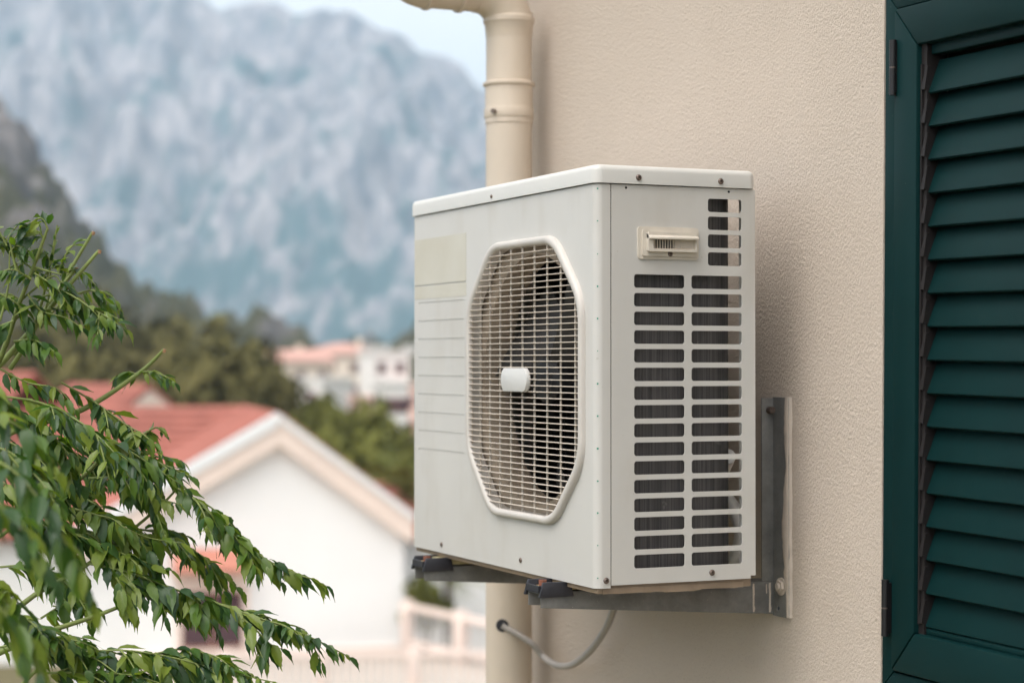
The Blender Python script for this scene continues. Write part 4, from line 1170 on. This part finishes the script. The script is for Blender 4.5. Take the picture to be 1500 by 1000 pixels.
# pale house behind the railings (seen under the air conditioner)
p = at(690, 800, 54)
ph = thing_at('pale_house', M_at(Vector((p.x, p.y, GZ)), R(8)), 'pale pinkish house wall behind the railings, under the air conditioner', 'house')
MB().box(-2.6, 9, 0, 7, 0, 3.4).build('wall', 'house_white', ph)
tiled(ph, (-2.9, -.4, 3.35), (12.3, 0, 0), (0, 3.9, 1.2), 40, 10)
tiled(ph, (-2.9, 7.4, 3.35), (12.3, 0, 0), (0, -3.9, 1.2), 40, 10)
nwin(ph, 2.6, 3.7, 1.2, 2.7, 0, 'peach', 'frame_brown', 'pane_dark')

# ================================================================== FAR TOWN HOUSES
def town(px, py_top, d, wd, dp_, rot, wallm, label, roofh=1.9, hip=False, floors=2):
    p = at(px, py_top, d)
    h = p.z - GZ
    t = thing_at('town_house', M_at(Vector((p.x, p.y, GZ)), R(rot)), label, 'house', 'houses of the town below the mountain')
    we = h - roofh
    MB().box(-wd / 2, wd / 2, -dp_ / 2, dp_ / 2, 0, we).build('wall', wallm, t)
    o = .5
    if roofh > .6:
        m = MB(); rl = wd / 2 - (dp_ / 2 if hip else -o)
        rl = max(rl, .6)
        a = [(-wd / 2 - o, -dp_ / 2 - o, we), (wd / 2 + o, -dp_ / 2 - o, we), (wd / 2 + o, dp_ / 2 + o, we), (-wd / 2 - o, dp_ / 2 + o, we), (-rl, 0, h), (rl, 0, h)]
        m.add(a, [(3, 2, 1, 0), (0, 1, 5, 4), (2, 3, 4, 5), (1, 2, 5), (3, 0, 4)])
        rf = m.build('roof', 'town_roof', t, sm=False)
        MB().box(wd * .2, wd * .2 + .7, .4, 1.1, h - 1.2, h + .6).build('chimney', wallm, rf)
    else:
        MB().box(-wd / 2 - .2, wd / 2 + .2, -dp_ / 2 - .2, dp_ / 2 + .2, we, we + .35).build('roof', wallm, t)
    nc = max(2, int(wd / 2.8))
    for fl in range(floors):
        for k in range(nc):
            xx = -wd / 2 + wd * (k + .5) / nc; zz = we - 1.1 - 2.9 * fl
            if zz < 1: continue
            wv = MB().box(xx - .55, xx + .55, -dp_ / 2 - .06, -dp_ / 2 + .01, zz - 1.3, zz).build('window', 'frame_brown', t)
            MB().box(xx - .45, xx + .45, -dp_ / 2 - .09, -dp_ / 2 - .061, zz - 1.2, zz - .1).build('pane', 'pane_dark', wv)
    return t
town(420, 512, 240, 8.5, 8, 32, 'town_cream', 'cream town house with low red roof beside the dark trees', 1.4, False)
town(500, 502, 260, 9.5, 8, -14, 'town_cream', 'widest cream town house with a broad hipped red roof', 1.5, True, 3)
town(562, 512, 235, 4.5, 6, 20, 'town_white', 'narrow white town house with bright blank end wall', .4, False, 3)
town(580, 506, 330, 9, 8, 0, 'town_white', 'flat roofed white building behind the red roofed town houses', .4, False, 2)
town(462, 552, 205, 5.5, 6, -25, 'town_white', 'low white town house under the broad red roof', .4, False, 2)
town(548, 578, 190, 4.5, 6, 10, 'town_pink', 'small pink town house half hidden by olive green trees', .4, False, 2)
town(600, 560, 230, 5, 6, -20, 'town_pink', 'pinkish town house showing beside the air conditioner edge', .4, False, 2)
town(573, 556, 170, 2.2, 4, 15, 'town_white', 'slim bright white wall of a house among the town trees', .4, False, 1)

# ================================================================== BACKGROUND TREES
def crown_mesh(seed, n, squat=.85, leaf=.16):
    """cloud of small leaf faces gathered into uneven clumps; unit radius."""
    g = random.Random(seed); cl = []
    for k in range(26):
        while True:
            v = Vector((g.uniform(-1, 1), g.uniform(-1, 1), g.uniform(-1, 1)))
            if .25 < v.length < 1: break
        v = v.normalized() * g.uniform(.35, .86)
        cl.append((Vector((v.x, v.y, v.z * squat)), g.uniform(.2, .38)))
    m = MB()
    for k in range(n):
        c, r_ = cl[g.randrange(len(cl))]
        d = Vector((g.gauss(0, 1), g.gauss(0, 1), g.gauss(0, 1))).normalized()
        p = c + d * r_ * g.uniform(.55, 1.05)
        a = (d + Vector((g.uniform(-.9, .9), g.uniform(-.9, .9), g.uniform(-.4, .9)))).normalized()
        u = a.orthogonal().normalized(); u.rotate(Matrix.Rotation(g.uniform(0, 6.28), 3, a)); v = a.cross(u)
        s = leaf * g.uniform(.5, 1.1)
        m.add([p - u * s, p - v * s * .5, p + u * s, p + v * s * .5], [(0, 1, 2, 3)])
    return m.mesh('crown', sm=False)
CR = [crown_mesh(k, 1500) for k in range(4)]
def trunk_mesh():
    m = MB().tube([(0, 0, 0), (.02, .01, .35), (-.01, .02, .7), (.02, 0, 1)], [.05, .038, .030, .018], 9)
    for a in range(5):
        an = a * 1.256; m.tube([(0, .01, .55 + .06 * a), (.10 * math.cos(an), .10 * math.sin(an), .72 + .05 * a), (.2 * math.cos(an), .2 * math.sin(an), .85 + .06 * a)], [.018, .012, .006], 6)
    return m.mesh('trunk')
TKM = trunk_mesh()
def btree(px, py_top, d, rad, material, label, group, k, sq=1.0):
    p = at(px, py_top, d); h = p.z - GZ
    t = thing_at('broadleaf_tree' if material != 'olive_leaf' else 'olive_tree', Matrix.Translation((p.x, p.y, GZ)), label, 'tree', group)
    me = CR[k % 4]
    key = 'crown_%s_%d' % (material, k % 4)
    if key not in bpy.data.meshes:
        c = me.copy(); c.name = key; c.materials.clear(); c.materials.append(MATS[material])
    me = bpy.data.meshes[key]
    rad *= 1.45
    hr = max(rad * sq, min(h * .46, rad * 1.3))
    o = link('crown', me, None, t); o.location = (0, 0, h - hr * .95); o.scale = (rad, rad, hr); o.rotation_euler.z = k * 1.7
    tk_ = link('trunk', TKM, 'bark', t); tk_.scale = (h * .9, h * .9, h - hr)
    return t
g = random.Random(5)
DK = 'dark olive tree in the wood behind the red roofs'
for k, (px, py, d, r_) in enumerate([(300, 482, 118, 2.9), (345, 492, 108, 2.6), (262, 492, 126, 2.9), (225, 500, 112, 2.5), (372, 520, 100, 1.9), (185, 470, 140, 3.2), (140, 462, 150, 3.3), (95, 470, 135, 3.0),
        (50, 478, 128, 2.9), (10, 470, 140, 3.2), (-40, 460, 135, 3.2), (320, 520, 92, 2.2), (270, 528, 94, 2.2), (210, 530, 96, 2.3), (150, 520, 100, 2.4), (90, 520, 104, 2.4), (40, 525, 100, 2.3), (-90, 470, 130, 3.2),
        (388, 545, 88, 1.4), (240, 470, 170, 3.6), (165, 440, 190, 4.0), (110, 430, 200, 4.2)]):
    btree(px, py - 16, d, r_, 'wood_leaf', DK, 'dark trees of the wood', k, 1.05)
OL = 'olive green tree between the white gable and the town'
for k, (px, py, d, r_) in enumerate([(440, 575, 92, 1.5), (478, 566, 98, 1.8), (520, 572, 88, 1.7), (555, 600, 84, 1.6), (500, 605, 76, 1.5), (545, 640, 70, 1.4), (455, 598, 80, 1.4), (590, 620, 80, 1.5), (600, 650, 74, 1.5), (640, 610, 90, 2.2)]):
    btree(px, py, d, r_, 'olive_leaf', OL, 'olive green trees before the town', k + 1, 1.15)
btree(622, 832, 51.0, .52, 'olive_leaf', 'small green shrub behind the rear railing beneath the air conditioner', None, 2, 1.0)
# palm-like plant beside the gable
def palm(px, py_top, d, label):
    p = at(px, py_top, d); h = p.z - GZ
    t = thing_at('palm', Matrix.Translation((p.x, p.y, GZ)), label, 'palm')
    MB().tube([(0, 0, 0), (.05, 0, h * .35), (0, .03, h * .72)], [.16, .12, .10], 10).build('trunk', 'bark', t)
    q = random.Random(int(px))
    c = Vector((0, .03, h * .72))
    for k in range(22):
        a = k * 2.399 + q.uniform(-.2, .2); el = q.uniform(-.3, 1.35); L_ = h * .42 * q.uniform(.75, 1.05)
        dv = Vector((math.cos(a) * math.cos(el), math.sin(a) * math.cos(el), math.sin(el)))
        P = [c + dv * L_ * s + Vector((0, 0, -L_ * .45 * s * s * math.cos(el))) for s in (0, .25, .5, .75, 1)]
        m = MB(); sd_ = dv.cross(Vector((0, 0, 1)))
        sd_ = sd_.normalized() if sd_.length > .1 else Vector((1, 0, 0))
        for i in range(11):
            s = i / 10; x = s * 4; j = min(3, int(x)); b_ = P[j].lerp(P[j + 1], x - j)
            for sg in (1, -1):
                wv = L_ * .22 * math.sin(math.pi * min(1, s * .85 + .15))
                tip = b_ + sd_ * sg * wv + dv * wv * .7 + Vector((0, 0, -wv * .45)); e2 = dv * L_ * .022
                m.add([b_ - e2, b_ + e2, tip], [(0, 1, 2)])
        m.tube(P, [.02, .016, .012, .008, .004], 5)
        m.build('frond', 'palm_leaf', t, sm=False)
palm(596, 632, 56, 'pale green palm with arching fronds beside the white gable')
palm(655, 795, 51.5, 'short green palm hanging over the rear railing')

# ================================================================== HAZE
hz = MB().box(-6600, 6600, -6600, 6600, GZ - 1.2, 760).build('haze', None)
hm_ = bpy.data.materials.new('haze'); hm_.use_nodes = True; hn = hm_.node_tree; hn.nodes.clear()
ho = hn.nodes.new('ShaderNodeOutputMaterial'); pv = hn.nodes.new('ShaderNodeVolumePrincipled')
pv.inputs['Density'].default_value = .00025; pv.inputs['Color'].default_value = (.60, .80, 1, 1); pv.inputs['Anisotropy'].default_value = .2
hn.links.new(pv.outputs[0], ho.inputs['Volume'])
hz.data.materials.clear(); hz.data.materials.append(hm_)
tag(hz, kind='stuff')
